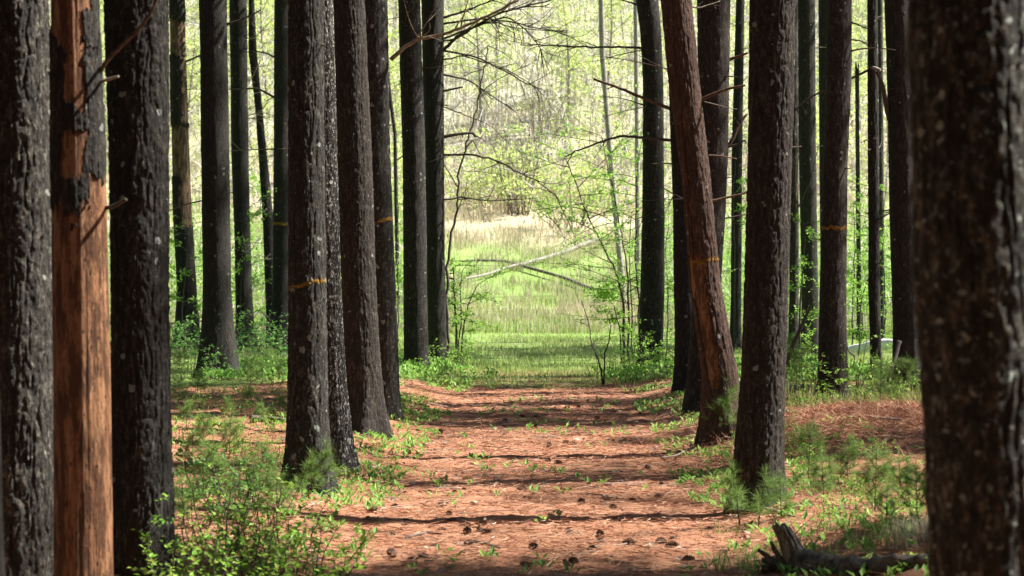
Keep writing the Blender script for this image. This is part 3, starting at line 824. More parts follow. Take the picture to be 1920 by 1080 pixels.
br('S1', [(196, 391), (215, 386), (236, 374)], .012, 'branch_dark', 0, .2, .8)
br('S1', [(182, 160), (184, 90), (187, 55)], .006, 'branch_dark')
br('L1', [(90, 135), (103, 126), (115, 120)], .008, 'twig_pale', 0, .2, .8)
br('L1', [(72, 361), (88, 358), (100, 361)], .009, 'branch_tan', 0, .2, .8)

# pines around the picture: their crowns throw the shade on the path -----------------------
OFF = {}
def off_pine(x, y, sd, lift=0., sc=None, thin=False):
    z = float(gz(x, y))
    r = np.random.default_rng(sd)
    k = sd % 3
    sc = sc or .9 + .25 * r.random()
    sc = sc if isinstance(sc, tuple) else (sc,) * 3
    if thin: k = 10 + sd % 2
    if (k, lift) not in OFF:
        th = thing('pine_tree', 'unseen forest pine of the surrounding wood, shading the scene', 'tree', (x, y, z), 'forest pines around the path')
        mb = MB()
        zs = np.linspace(-.1, 15 + lift, 40); tt = np.arange(14) / 14 * 2 * PI
        Rr = (.19 + .03 * (k % 3)) * (1 - zs / (24 + lift)) * (1 + .4 * np.exp(-np.clip(zs, 0, 9) / .25))
        pts = np.stack([.12 * np.sin(zs * .3 + sd), .1 * np.cos(zs * .25), zs], 1)
        mb.tube(pts, Rr, 14); mb.obj('trunk', M['bark_grey'], th)
        c = link('crown', THIN[sd % 2] if thin else CROWNS[sd % 4], th); c.rotation_euler = (0, 0, sd); c.location = (0, 0, lift)
        th.scale = sc
        OFF[k, lift] = th
    else:
        dup(OFF[k, lift], (x, y, z), r.random() * 6.28).scale = sc
i = 0
ro = np.random.default_rng(55)
# thin belt on the sunny side: near trunks draw the bands of shade, a few farther crowns the broken shade
for x, y in [(3.7, 9.0), (6.7, 17.9)]:
    off_pine(x, y, 300 + i, 5.); i += 1
for x, y, sc in [(14.6, 9.2, .9), (12.6, 17.2, .75), (14.2, 19.8, .85), (11.8, 24.6, 1.), (13.8, 35, 1.)]:
    off_pine(x, y, 300 + i, 1., sc, True); i += 1
for x, y in [(15.2, 13.6), (15.4, 19.6), (15.8, 27.)]:
    off_pine(x, y, 300 + i, 5., 1., True); i += 1
for x, y, sc in [(9.8, 33.4, 1.15), (10.4, 30.4, 1.), (13.4, 47.5, 1.3), (13.2, 45., 1.2), (12.6, 50.5, 1.3)]:  # out-of-view pines added, crowns raised to shade the far left trunks
    off_pine(x, y, 300 + i, 7., sc); i += 1
for (x, y, sc) in [(4.3, 12.4, (.46, .46, .62)), (5.4, 12.4, (.5, .5, .66)), (6.6, 12.6, (.5, .5, .72)), (9.5, 8.5, .7), (9.2, 12.6, .7), (12.8, 22.6, .8), (10.2, 26., .9), (13.2, 28.8, .9), (11, 32., .85), (10.5, 42, 1.), (14.5, 44, 1.), (13, 46.5, 1.)]:  # the squeezed unseen ones are shaped to shade the thick dark near pine
    off_pine(x, y, 300 + i, 0., sc); i += 1
# deep wood behind the viewpoint and on the shady side
for y in np.arange(-16, 6, 3.3):
    for x in np.arange(-17, 18, 3.6):
        xx = x + ro.uniform(-1., 1.); yy = y + ro.uniform(-1., 1.)
        if (abs(xx) < 1.6 + .3 * max(0, yy) and yy > -3) or (xx > 1 and yy > 1): continue
        off_pine(xx, yy, 300 + i); i += 1
for y in np.arange(-12, -2.5, 3.0):          # unseen low pines added behind the camera to block sky light
    for x in np.arange(-17, 18, 2.7):
        off_pine(x + ro.uniform(-.7, .7), y + ro.uniform(-.8, .8), 300 + i, -6., 1.15); i += 1
for y in np.arange(-1, 40, 3.0):  # unseen low-crowned row added to cut sky light on the trunks
    off_pine(-.275 * y - 3.2 + ro.uniform(-.5, .5), y, 300 + i, -6., 1.1); i += 1
for (x, y) in [(4.2, 0.), (6.5, 1.), (8.4, 3.0), (5.5, 2.6), (11, 2.), (7.8, 9.0)]:  # out-of-view pines added to keep the near ground in shade
    off_pine(x, y, 300 + i, -6. if y < 5 else 0., 1.); i += 1
for y in np.arange(6, 48, 3.6):
    for x in np.arange(3.0, 12, 3.4):
        xx = -.275 * y - x + 2 + ro.uniform(-.9, .9)
        off_pine(xx, y + ro.uniform(-1., 1.), 300 + i); i += 1

# ------------------------------------------------------------------ small plants
def leafy(mb, p, r0, seed, nleaf, lsize, lm, tm, spread=.5, droop=.0, nb=6, blen=.35):
    """stem polyline p with side shoots that carry leaves"""
    r = np.random.default_rng(seed)
    p = np.asarray(p, float)
    mb.tube(p, np.linspace(r0, r0 * .4, len(p)), 5, tm)
    H = np.linalg.norm(p[-1] - p[0])
    for k in range(nb):
        t = .25 + .75 * (k + r.random()) / nb
        f = t * (len(p) - 1); i = min(int(f), len(p) - 2); o = p[i] + (p[i + 1] - p[i]) * (f - i)
        a = r.random() * 2 * PI
        d = np.array([math.cos(a), math.sin(a), spread * r.uniform(.2, 1.)])
        L = blen * H * (1.15 - .6 * t) * r.uniform(.6, 1.2)
        s = np.linspace(0, 1, 4)[:, None]
        q = o + d * L * s - np.array([0, 0, 1]) * droop * L * s * s
        mb.tube(q, np.linspace(r0 * .4, r0 * .18, 4), 3, tm)
        n = max(2, int(nleaf / nb))
        u = r.random(n) ** .7
        pos = o + d * L * u[:, None] - np.array([0, 0, 1]) * droop * L * (u ** 2)[:, None] + r.normal(size=(n, 3)) * .012
        dd = d[None] * .6 + r.normal(size=(n, 3)) * [.7, .7, .3]
        up = r.normal(size=(n, 3)) * .4 + [0, 0, 1]
        sz = lsize * r.uniform(.6, 1.3, n)
        mb.leaves(pos, dd, up, sz, sz * .55, lm)

def make_shrub(name, label, cat, group, seed, h=.6, stems=7, leaf='shrub_leaf', lsize=.045, nleaf=40, wid=.35):
    r = np.random.default_rng(seed)
    th = thing(name, label, cat, (0, 0, 0), group)
    a, b = MB(), MB()
    both = MB()
    for k in range(stems):
        ang = r.random() * 6.28; rr = wid * math.sqrt(r.random())
        bx, by = rr * math.cos(ang), rr * math.sin(ang)
        hh = h * r.uniform(.55, 1.1)
        lean = np.array([math.cos(ang), math.sin(ang)]) * rr * .5 + r.normal(size=2) * .05
        s = np.linspace(0, 1, 6)
        p = np.stack([bx + lean[0] * s + .015 * r.normal(size=6), by + lean[1] * s + .015 * r.normal(size=6), hh * s - .03], 1)
        leafy(both, p, .006 * (h / .6) ** .5, seed * 77 + k, nleaf, lsize, 0, 1, .55, .1, 7, .38)
    # split into stems and leaves
    for nm, want, mat in (('leaves', 0, M[leaf]), ('stems', 1, M['sapling_bark'])):
        mb = MB(); off = 0
        V = np.concatenate(both.v)
        q = np.concatenate([x for x, m in zip(both.q, both.qm) if len(m) and m[0] == want]) if any(len(m) and m[0] == want for m in both.qm) else None
        tl = [x for x, m in zip(both.t, both.tm) if len(m) and m[0] == want]
        t = np.concatenate(tl) if tl else None
        used = np.unique(np.concatenate([q.ravel()] + ([t.ravel()] if t is not None else [])))
        re = np.full(len(V), -1); re[used] = np.arange(len(used))
        mb.add(V[used], re[q], re[t] if t is not None else None)
        mb.obj(nm, mat, th, smooth=(want == 1))
    return th

def spots(proto, lst, label, group, smin=.8, smax=1.2, seed=0, first=True):
    """lst of (u, v) ground pixels or (u, None, d); first use moves the prototype itself"""
    r = np.random.default_rng(seed)
    for k, s in enumerate(lst):
        if len(s) == 3: d = s[2]; x = (s[0] - 960) / F * d
        else: x, d = ground_at(*s)
        z = float(gz(x, d)) - .01
        sc = r.uniform(smin, smax); rz = r.random() * 6.28
        if first and k == 0:
            proto.location = (x, d, z); proto.rotation_euler = (0, 0, rz); proto.scale = (sc,) * 3
            proto['label'] = label; proto['group'] = group
        else:
            dup(proto, (x, d, z), rz, sc, label, group)

L_A = 'low leafy shrub with bright yellow-green leaves in the thicket below the lichen-spotted pine'
gA = 'bright shrubs in the near thicket'
sh1 = make_shrub('leafy_shrub', L_A, 'shrub', gA, 1, .46, 9, 'shrub_leaf', .040, 44, .32)
sh2 = make_shrub('leafy_shrub', L_A, 'shrub', gA, 2, .52, 8, 'shrub_leaf', .037, 44, .30)
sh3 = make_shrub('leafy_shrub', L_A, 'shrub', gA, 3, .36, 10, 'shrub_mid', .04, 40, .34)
spots(sh1, [(450, 1085), (545, 1065), (400, 1120), (500, 1130)], L_A, gA, .8, 1.1, 1)
spots(sh2, [(380, 1060), (490, 1040), (350, 1100), (560, 1110)], L_A, gA, .8, 1.1, 2)
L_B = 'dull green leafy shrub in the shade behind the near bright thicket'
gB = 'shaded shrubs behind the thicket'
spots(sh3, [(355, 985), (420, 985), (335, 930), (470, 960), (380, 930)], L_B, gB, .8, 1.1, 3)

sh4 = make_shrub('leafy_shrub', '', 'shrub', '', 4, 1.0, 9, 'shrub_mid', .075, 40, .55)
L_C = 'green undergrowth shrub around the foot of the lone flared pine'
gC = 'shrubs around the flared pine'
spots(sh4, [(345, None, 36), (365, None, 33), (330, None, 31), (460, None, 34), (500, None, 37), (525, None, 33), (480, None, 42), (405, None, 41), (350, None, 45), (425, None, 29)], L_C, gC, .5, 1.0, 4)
sh5 = make_shrub('leafy_shrub', '', 'shrub', '', 5, .8, 9, 'sap_leaf', .06, 40, .45)
L_D = 'leafy bush at the meadow edge beside the last dark pines on the thicket side'
gD = 'bushes at the meadow edge by the last pines'
spots(sh5, [(770, None, 33.5), (842, None, 35), (862, None, 36), (815, None, 31.5)], L_D, gD, .5, .8, 5)
L_E = 'leafy bush crowding the foot of the pine bent at its top'
gE = 'bushes below the bent pine'
spots(sh5, [(1180, None, 33), (1215, None, 31), (1240, None, 32.5), (1150, None, 31.5), (1255, None, 30)], L_E, gE, .6, 1.1, 6, False)
L_F = 'leafy bush between the ringed brown pine and the black pine near the fallen log'
gF = 'bushes near the fallen log'
spots(sh5, [(1500, None, 25), (1570, None, 25.2), (1500, None, 33), (1700, None, 24), (1520, None, 37), (1660, None, 44), (1590, None, 45)], L_F, gF, .6, 1.1, 7, False)
L_G = 'low bright bush behind the needle mound'
gG = 'low bushes behind the needle mound'
spots(sh1, [(1490, None, 22), (1545, None, 22.5), (1620, None, 22.6), (1680, None, 22.4), (1720, None, 21)], L_G, gG, .6, .9, 8, False)
L_H = 'small leafy plant growing on the sunny bank in front of the needle mound'
gH = 'small plants on the sunny bank'
spots(sh1, [(1540, 1000), (1610, 930), (1690, 960), (1500, 870), (1560, 890), (1640, 860), (1700, 900), (1530, 830)], L_H, gH, .35, .6, 9, False)
spots(sh1, [(1480, 930), (1580, 950), (1660, 900), (1720, 940), (1620, 1000), (1530, 900), (1670, 1010), (1490, 840)], L_H, gH, .3, .5, 19, False)
L_L = 'small leafy plant on the brown needles between the thicket and the lone flared pine'
spots(sh1, [(345, 830), (390, 800), (440, 815), (480, 840), (515, 815), (360, 770), (420, 765), (470, 770), (510, 760), (340, 745), (395, 740), (455, 745), (525, 740), (430, 850), (500, 870)], L_L, 'small plants on the shaded needles', .35, .7, 20, False)
L_H2 = 'small leafy sprig at the path edge near the furrowed brown pine'
spots(sh1, [(1400, 830), (1345, 860), (1300, 790), (1395, 870), (1290, 900), (1380, 800)], L_H2, 'sprigs by the furrowed pine', .25, .4, 10, False)
L_H3 = 'small leafy sprig on the needles below the broad reddish pine'
spots(sh1, [(720, 870), (700, 850), (755, 790), (665, 900), (790, 760), (640, 930)], L_H3, 'sprigs by the reddish pine', .25, .4, 11, False)

def make_seedling(seed, h=.6, nw=5, nn=26, L=.085):
    r = np.random.default_rng(seed)
    th = thing('pine_seedling', '', 'seedling', (0, 0, 0))
    st, nd = MB(), MB()
    top = np.array([.03 * r.normal(), .03 * r.normal(), h])
    p = np.stack([top * s for s in np.linspace(0, 1, 6)]); p[0, 2] = -.03
    st.tube(p, np.linspace(.006, .002, 6), 5)
    shoots = [(top * .8, top * 1.06)]
    for k in range(nw):
        t = .25 + .7 * k / nw
        for b in range(int(r.integers(4, 7))):
            a = r.random() * 6.28; ln = h * (.42 - .25 * t) * r.uniform(.7, 1.2)
            o = top * t; e = o + np.array([math.cos(a), math.sin(a), r.uniform(.2, .7)]) * ln
            st.tube(np.linspace(o, e, 3), [.003, .002, .0015], 3)
            shoots.append((o + (e - o) * .25, e))
            if ln > .12:
                e2 = o + (e - o) * .6 + r.normal(size=3) * ln * .35
                shoots.append((o + (e - o) * .5, e2))
    for o, e in shoots:
        n = int(nn * 2.4)
        u = r.random(n)
        pos = o + (e - o) * u[:, None]
        ax = (e - o) / (np.linalg.norm(e - o) + 1e-9)
        d = ax * (.4 + .5 * u[:, None]) + r.normal(size=(n, 3)) * .5
        nd.needles(pos, d, L * r.uniform(.7, 1.15, n), .0022)
    st.obj('stem', M['sapling_bark'], th); nd.obj('needles', M['seedling'], th, False)
    return th
sd1 = make_seedling(1, .55); sd2 = make_seedling(2, .7, 6); sd3 = make_seedling(3, .34, 3)
spots(sd3, [(605, 925), (578, 938)], 'small pine seedling growing against the foot of the lichen-spotted pine', 'seedlings at the lichen-spotted pine', 1.0, 1.3, 1)
spots(sd1, [(345, None, 13.0), (400, None, 14.5), (455, None, 13.8), (500, None, 15.5), (360, None, 16.5), (520, None, 13.2), (430, None, 17.5)], 'soft green pine seedling in the shade behind the bright thicket', 'seedlings behind the thicket', .55, .9, 2)
spots(sd2, [(1650, 775), ], 'feathery light green pine seedling in front of the fallen log', 'seedlings by the fallen log', .95, 1., 3)
spots(sd1, [(1363, 828)], 'little pine seedling between the leaning split trunk and the big brown pine', 'seedlings by the path', 1.0, 1.05, 4, False)
spots(sd3, [(1388, 985), (1420, 990), (1465, 975)], 'low pine seedling at the foot of the big brown pine', 'seedlings at the big brown pine', .9, 1.3, 5, False)
spots(sd1, [(1545, None, 14.2), (1590, None, 15.4), (1640, None, 13.6), (1690, None, 14.3), (1720, None, 12.5), (1660, None, 12.2), (1600, None, 17.0), (1515, None, 15.8)], 'thin pine seedling on the sunny bank below the needle mound', 'seedlings on the sunny bank', .45, .85, 6, False)
spots(sd2, [(340, None, 29), (500, None, 30), (530, None, 28), (440, None, 31), (470, None, 27), (370, None, 26), (335, None, 24)], 'dark pine seedling in the shade around the lone flared pine', 'seedlings around the flared pine', .45, .8, 7, False)
spots(sd2, [(1700, None, 26), (1500, None, 28), (1475, None, 31)], 'blue-green pine seedling beside the fallen log', 'seedlings near the log ends', .7, 1., 8, False)

spots(sd1, [(350, 800), (430, 790), (490, 800), (530, 780), (380, 835), (465, 755)], 'small pine seedling on the brown needles between the thicket and the lone flared pine', 'seedlings on the shaded needles', .35, .6, 21, False)

# traced saplings ---------------------------------------------------------
def sapling(label, stems, d, leaf='sap_leaf', group='saplings at the meadow edge', name='young_sapling', cat='sapling', seed=0, nb=9, nleaf=60, lsize=.055, droop=.15, blen=.3, flat=.25, stem_mat='sapling_bark'):
    x0 = (stems[0][0][0][0] - 960) / F * d; base = np.array([x0, d, float(gz(x0, d))])
    th = thing(name, label, cat, base, group)
    lv = MB()
    for k, (tr, r0) in enumerate(stems):
        mb = MB()
        p = branch_pts(tr, d, base, seed * 13 + k, .4)
        if k == 0 or tr[0][1] > 600: p[0][2] = float(gz(x0, d)) - base[2] - .05
        mb.tube(p, np.linspace(r0, r0 * .35, len(p)), 6)
        r = np.random.default_rng(seed * 50 + k)
        H = np.linalg.norm(p[-1] - p[0])
        for b in range(nb):
            i = r.integers(len(p) // 4, len(p)); o = p[i]
            a = r.random() * 6.28
            q = np.array([math.cos(a), math.sin(a), flat + r.normal() * .25]); L = blen * H * r.uniform(.4, 1.1)
            s = np.linspace(0, 1, 6)[:, None]
            w = r.normal(size=3) * .2
            pp = o + q * L * s + w * L * s * s - np.array([0, 0, 1]) * droop * L * s * s
            mb.tube(pp, np.linspace(r0 * .35, r0 * .12, 6), 4)
            for c in range(2):
                j = r.integers(2, 5); q2 = q + r.normal(size=3) * [.7, .7, .25]
                p2 = pp[j] + q2 * L * .45 * s
                mb.tube(p2, np.linspace(r0 * .2, r0 * .09, 6), 3)
                if nleaf:
                    n = nleaf // 4
                    u = r.random(n)[:, None]
                    pos = p2[0] + (p2[-1] - p2[0]) * u + r.normal(size=(n, 3)) * .03
                    sz = lsize * r.uniform(.6, 1.3, n)
                    lv.leaves(pos, q2 + r.normal(size=(n, 3)) * .6, r.normal(size=(n, 3)) * .35 + [0, 0, 1], sz, sz * .6)
            if nleaf:
                n = nleaf // 2
                u = r.random(n)[:, None] * .8 + .2
                pos = o + q * L * u + w * L * u * u - np.array([0, 0, 1]) * droop * L * u * u + r.normal(size=(n, 3)) * .03
                sz = lsize * r.uniform(.6, 1.3, n)
                lv.leaves(pos, q + r.normal(size=(n, 3)) * .6, r.normal(size=(n, 3)) * .35 + [0, 0, 1], sz, sz * .6)
        mb.obj('stem', M[stem_mat], th)
    if lv.n: lv.obj('leaves', M[leaf], th, False)
    return th
sapling('tall thin dark sapling curving up beside the last dark pine, nearly leafless',
        [([(842, 690), (838, 600), (836, 530), (845, 450), (857, 390), (858, 350), (870, 290), (882, 250), (893, 200), (908, 130), (915, 85)], .030),
         ([(858, 350), (838, 318), (828, 300)], .014), ([(872, 280), (886, 262), (893, 275), (905, 300)], .016), ([(858, 375), (880, 372), (930, 377), (990, 373)], .012), ([(864, 320), (900, 322), (950, 330)], .009)],
        35.5, seed=1, nb=4, nleaf=0, blen=.18)
sapling('leafy green sapling with forked dark stems at the meadow edge by the last dark pine',
        [([(855, 690), (856, 620), (852, 560), (850, 500)], .030), ([(862, 690), (868, 620), (878, 570), (895, 535)], .022), ([(858, 650), (866, 600), (862, 540), (868, 505)], .016)],
        36.5, seed=2, nb=11, nleaf=44, lsize=.065, blen=.36)
sapling('tall leafy sapling clump with thin stems fanning out in front of the bent pine',
        [([(1197, 690), (1199, 600), (1191, 470), (1193, 360), (1197, 290)], .026),
         ([(1172, 690), (1168, 630), (1170, 570), (1158, 520), (1140, 480), (1110, 420), (1085, 360), (1062, 300)], .028),
         ([(1166, 690), (1163, 620), (1150, 570), (1125, 540)], .016),
         ([(1180, 690), (1178, 600), (1176, 500), (1158, 400), (1140, 310), (1128, 255)], .022),
         ([(1186, 690), (1184, 560), (1180, 480), (1184, 400)], .016)],
        37., seed=3, nb=19, nleaf=56, lsize=.065, blen=.36, droop=.1)
sapling('small bare forked sapling standing alone at the edge of the needle path',
        [([(1131, 735), (1127, 690), (1117, 660), (1108, 640), (1103, 600), (1090, 565)], .016), ([(1132, 668), (1142, 640), (1145, 610), (1138, 590)], .013)],
        31., seed=4, nb=4, nleaf=0, blen=.3)
sapling('leafy sapling in the gap beside the big brown pine with bright side sprays',
        [([(1500, 690), (1498, 600), (1504, 500), (1512, 420)], .02)], 33., seed=5, nb=12, nleaf=44, lsize=.06, blen=.3)
sapling('leafy sapling behind the thin trunk by the white birch log',
        [([(1640, 690), (1636, 600), (1640, 500), (1634, 350)], .02), ([(1610, 690), (1612, 580), (1640, 470), (1660, 400)], .016)], 36., seed=6, nb=14, nleaf=40, lsize=.06, blen=.3)
sapling('leafy sapling with sparse sprays behind the lone flared pine',
        [([(452, 650), (450, 560), (456, 470), (450, 400)], .02)], 44., seed=7, nb=12, nleaf=50, lsize=.08, blen=.35)
sapling('bushy leafy sapling between the slim dead pine and the lone flared pine',
        [([(345, 650), (340, 580), (348, 520), (355, 440)], .02)], 41., seed=8, nb=12, nleaf=60, lsize=.08, blen=.4)
sapling('leafy sapling with bright leaves in the gap before the nearly black pine',
        [([(505, 650), (500, 560), (498, 450), (505, 340)], .02), ([(520, 650), (524, 560), (512, 480)], .016)], 50., seed=9, nb=12, nleaf=60, lsize=.09, blen=.35)
sapling('bright leafy sapling in the gap between the slanting pine and the big brown pine',
        [([(1376, 600), (1378, 480), (1374, 380), (1380, 290)], .02)], 44., seed=10, nb=10, nleaf=50, lsize=.09, blen=.22)
sapling('leafy sapling in the gap between the mossy-footed pine and its neighbour',
        [([(745, 660), (748, 560), (742, 470), (748, 380)], .02)], 47., seed=11, nb=10, nleaf=50, lsize=.09, blen=.2)
sapling('airy leafy sapling between the ringed brown pine and the thin trunk by the white log',
        [([(1600, 690), (1598, 580), (1604, 470), (1600, 380)], .018), ([(1612, 690), (1618, 600), (1612, 520)], .014)], 42., seed=21, nb=13, nleaf=44, lsize=.075, blen=.3)
sapling('airy leafy sapling behind the black pine bordering the blurred foreground trunk',
        [([(1655, 690), (1660, 560), (1654, 450), (1662, 330)], .018)], 46., seed=22, nb=14, nleaf=50, lsize=.08, blen=.3)
sapling('airy leafy sapling glowing between the bent pine and the dark pine behind the split trunk',
        [([(1250, 690), (1252, 580), (1249, 470), (1254, 360)], .016)], 43., seed=23, nb=12, nleaf=44, lsize=.075, blen=.22)
sapling('crooked leaning dead stick propped against the big brown pine',
        [([(1474, 680), (1490, 640), (1510, 595), (1525, 560)], .04)], 29., seed=12, nb=1, nleaf=0, blen=.1, name='leaning_stick', cat='stick', group=None)

# ------------------------------------------------------------------ logs and sticks
def log(name, label, cat, tr, d0, d1, r0, r1, mat, seed, group=None, nseg=60, n=20, knots=0, sub='branch_stub', submat=None):
    r = np.random.default_rng(seed)
    k = len(tr)
    pts = np.array([P(u, v, d0 + (d1 - d0) * i / (k - 1)) for i, (u, v) in enumerate(tr)])
    if name == 'fallen_tree':          # lies on the rising meadow
        for i, (u, v) in enumerate(tr):
            dd = np.linspace(56, 84, 400); f = gz((u - 960) / F * dd, dd) + .16 - (CAMZ + (HZ - v) / F * dd)
            pts[i] = P(u, v, dd[int(np.argmin(np.abs(f)))])
    base = pts.mean(0)
    t = np.linspace(0, k - 1, nseg)
    ip = np.stack([np.interp(t, np.arange(k), pts[:, c]) for c in range(3)], 1) - base
    if name == 'fallen_tree':
        q = np.linspace(0, 6, nseg); ip = ip + np.stack([0 * q, 0 * q, +.035 * fbm(q * 1.3, seed * 7.7, 0, seed, 3)], 1)
    for _ in range(2 if name == 'fallen_tree' else 4): ip[1:-1] = (ip[:-2] + 2 * ip[1:-1] + ip[2:]) / 4
    th = thing(name, label, cat, base, group)
    mb = MB()
    rad = np.linspace(r0, r1, nseg) * (1 + .08 * vn(np.linspace(0, 9, nseg), seed, 0, 3))
    mb.tube(ip, rad, n)
    V = mb.v[0]; V[:-2] += (V[:-2] - np.repeat(ip, n, 0)) * (.12 * fbm(V[:-2, 0] * 9, V[:-2, 1] * 9, V[:-2, 2] * 9, seed, 3))[:, None]
    mb.obj('log_body', M[mat], th)
    for j in range(knots):
        i = r.integers(5, nseg - 5); q = r.normal(size=3); q[2] = abs(q[2]) + .3; q /= np.linalg.norm(q)
        m2 = MB(); s = np.linspace(0, 1, 6)[:, None]; L = r0 * r.uniform(3, 12) * (2.2 if name == 'fallen_tree' else 1)
        m2.tube(ip[i] + q * L * s + r.normal(size=3) * .3 * L * s * s, np.linspace(r0 * .25, r0 * .08, 6), 5)
        m2.obj(sub, M[submat or mat], th)
    return th
log('fallen_tree', 'sun-bleached fallen trunk sloping up across the meadow, upper one of the crossed pair', 'fallen tree', [(840, 530), (905, 516), (960, 500), (1010, 487), (1060, 470), (1125, 447)], 66.6, 76.5, .035, .07, 'log_sun', 1, 'crossed fallen trunks in the meadow', knots=16)
log('fallen_tree', 'greyer fallen trunk sinking into the grass, lower one of the crossed pair', 'fallen tree', [(845, 489), (890, 488), (950, 490), (1000, 505), (1060, 522), (1115, 542)], 72.6, 65.2, .035, .065, 'log_bark', 2, 'crossed fallen trunks in the meadow', knots=16)
log('fallen_log', 'long brown fallen log lying behind the ringed brown pine', 'fallen log', [(1455, 735), (1520, 736), (1600, 742), (1680, 750), (1745, 748)], 28.0, 26.4, .115, .10, 'log_bark', 3, None, knots=2)
log('fallen_log', 'short thick log stub lying by the big brown pine before the long fallen log', 'fallen log', [(1488, 735), (1505, 733), (1532, 735)], 26.8, 26.6, .10, .10, 'log_bark', 31, None, nseg=24)
log('birch_log', 'white birch log lying raised behind the thin trunk, its near end brightest', 'fallen log', [(1586, 662), (1610, 655), (1640, 648), (1690, 645)], 40, 38, .10, .12, 'log_white', 4)
log('broken_stick', 'thick broken stick propped against the nearly black pine by the fallen log', 'stick', [(1664, 715), (1676, 680), (1686, 640)], 26, 26.3, .018, .036, 'branch_dark', 5, nseg=20, n=10)
log('dead_branch_spray', 'pale forked dead branch hanging beside the ringed brown pine', 'branch', [(1586, 645), (1592, 660), (1604, 668), (1600, 690), (1590, 695)], 30, 30, .016, .008, 'twig_pale', 6, nseg=20, n=8, knots=5)

def ground_stick(tr, r0, mat, label, group=None, name='fallen_stick', lift=.0):
    pts = []
    for (u, v) in tr:
        x, d = ground_at(u, v); pts.append([x, d, float(gz(x, d)) + r0 * .8 + lift])
    pts = np.array(pts); b = pts.mean(0)
    t = np.linspace(0, len(pts) - 1, len(pts) * 4)
    ip = np.stack([np.interp(t, np.arange(len(pts)), pts[:, c]) for c in range(3)], 1) - b
    ip[1:-1] = (ip[:-2] + 2 * ip[1:-1] + ip[2:]) / 4
    mb = MB(); mb.tube(ip, np.linspace(r0, r0 * .5, len(ip)), 7)
    o = mb.obj(name, M[mat]); o.location = b
    return tag(o, label, 'stick', group)
gS = 'fallen sticks on the forest floor'
ground_stick([(470, 792), (500, 791), (536, 795)], .045, 'rot_dark', 'dark rotting stick on the needles behind the lichen-spotted pine', gS)
ground_stick([(890, 1018), (912, 1022), (938, 1030)], .012, 'twig_dead', 'thin grey stick lying across the near needle path', gS)
ground_stick([(1240, 868), (1268, 864), (1292, 850), (1304, 846)], .010, 'twig_pale', 'pale forked stick lying in front of the leaning split trunk', gS, lift=.04)
ground_stick([(1312, 832), (1332, 827), (1355, 830), (1375, 836)], .009, 'twig_pale', 'thin arching pale stick at the foot of the leaning split trunk', gS, lift=.06)
ground_stick([(878, 872), (898, 874), (912, 872)], .008, 'twig_pale', 'tiny pale stick in the shade band across the middle of the path', gS)
ground_stick([(1015, 808), (1045, 812), (1085, 810)], .008, 'twig_dead', 'thin long twig lying far along the needle path', gS)
ground_stick([(1430, 955), (1465, 963), (1500, 975)], .012, 'twig_pale', 'pale surface root running out from the big brown pine', gS)
ground_stick([(400, 795), (440, 800), (470, 806)], .014, 'twig_dead', 'grey stick on the shaded needles in front of the lone flared pine', gS)
ground_stick([(760, 1010), (800, 1000), (830, 1004)], .010, 'twig_dead', 'small brown stick at the near thicket side of the path', gS)
ground_stick([(1605, 790), (1640, 796), (1690, 800)], .018, 'twig_pale', 'bleached stick end poking out on top of the needle mound', gS, lift=.05)

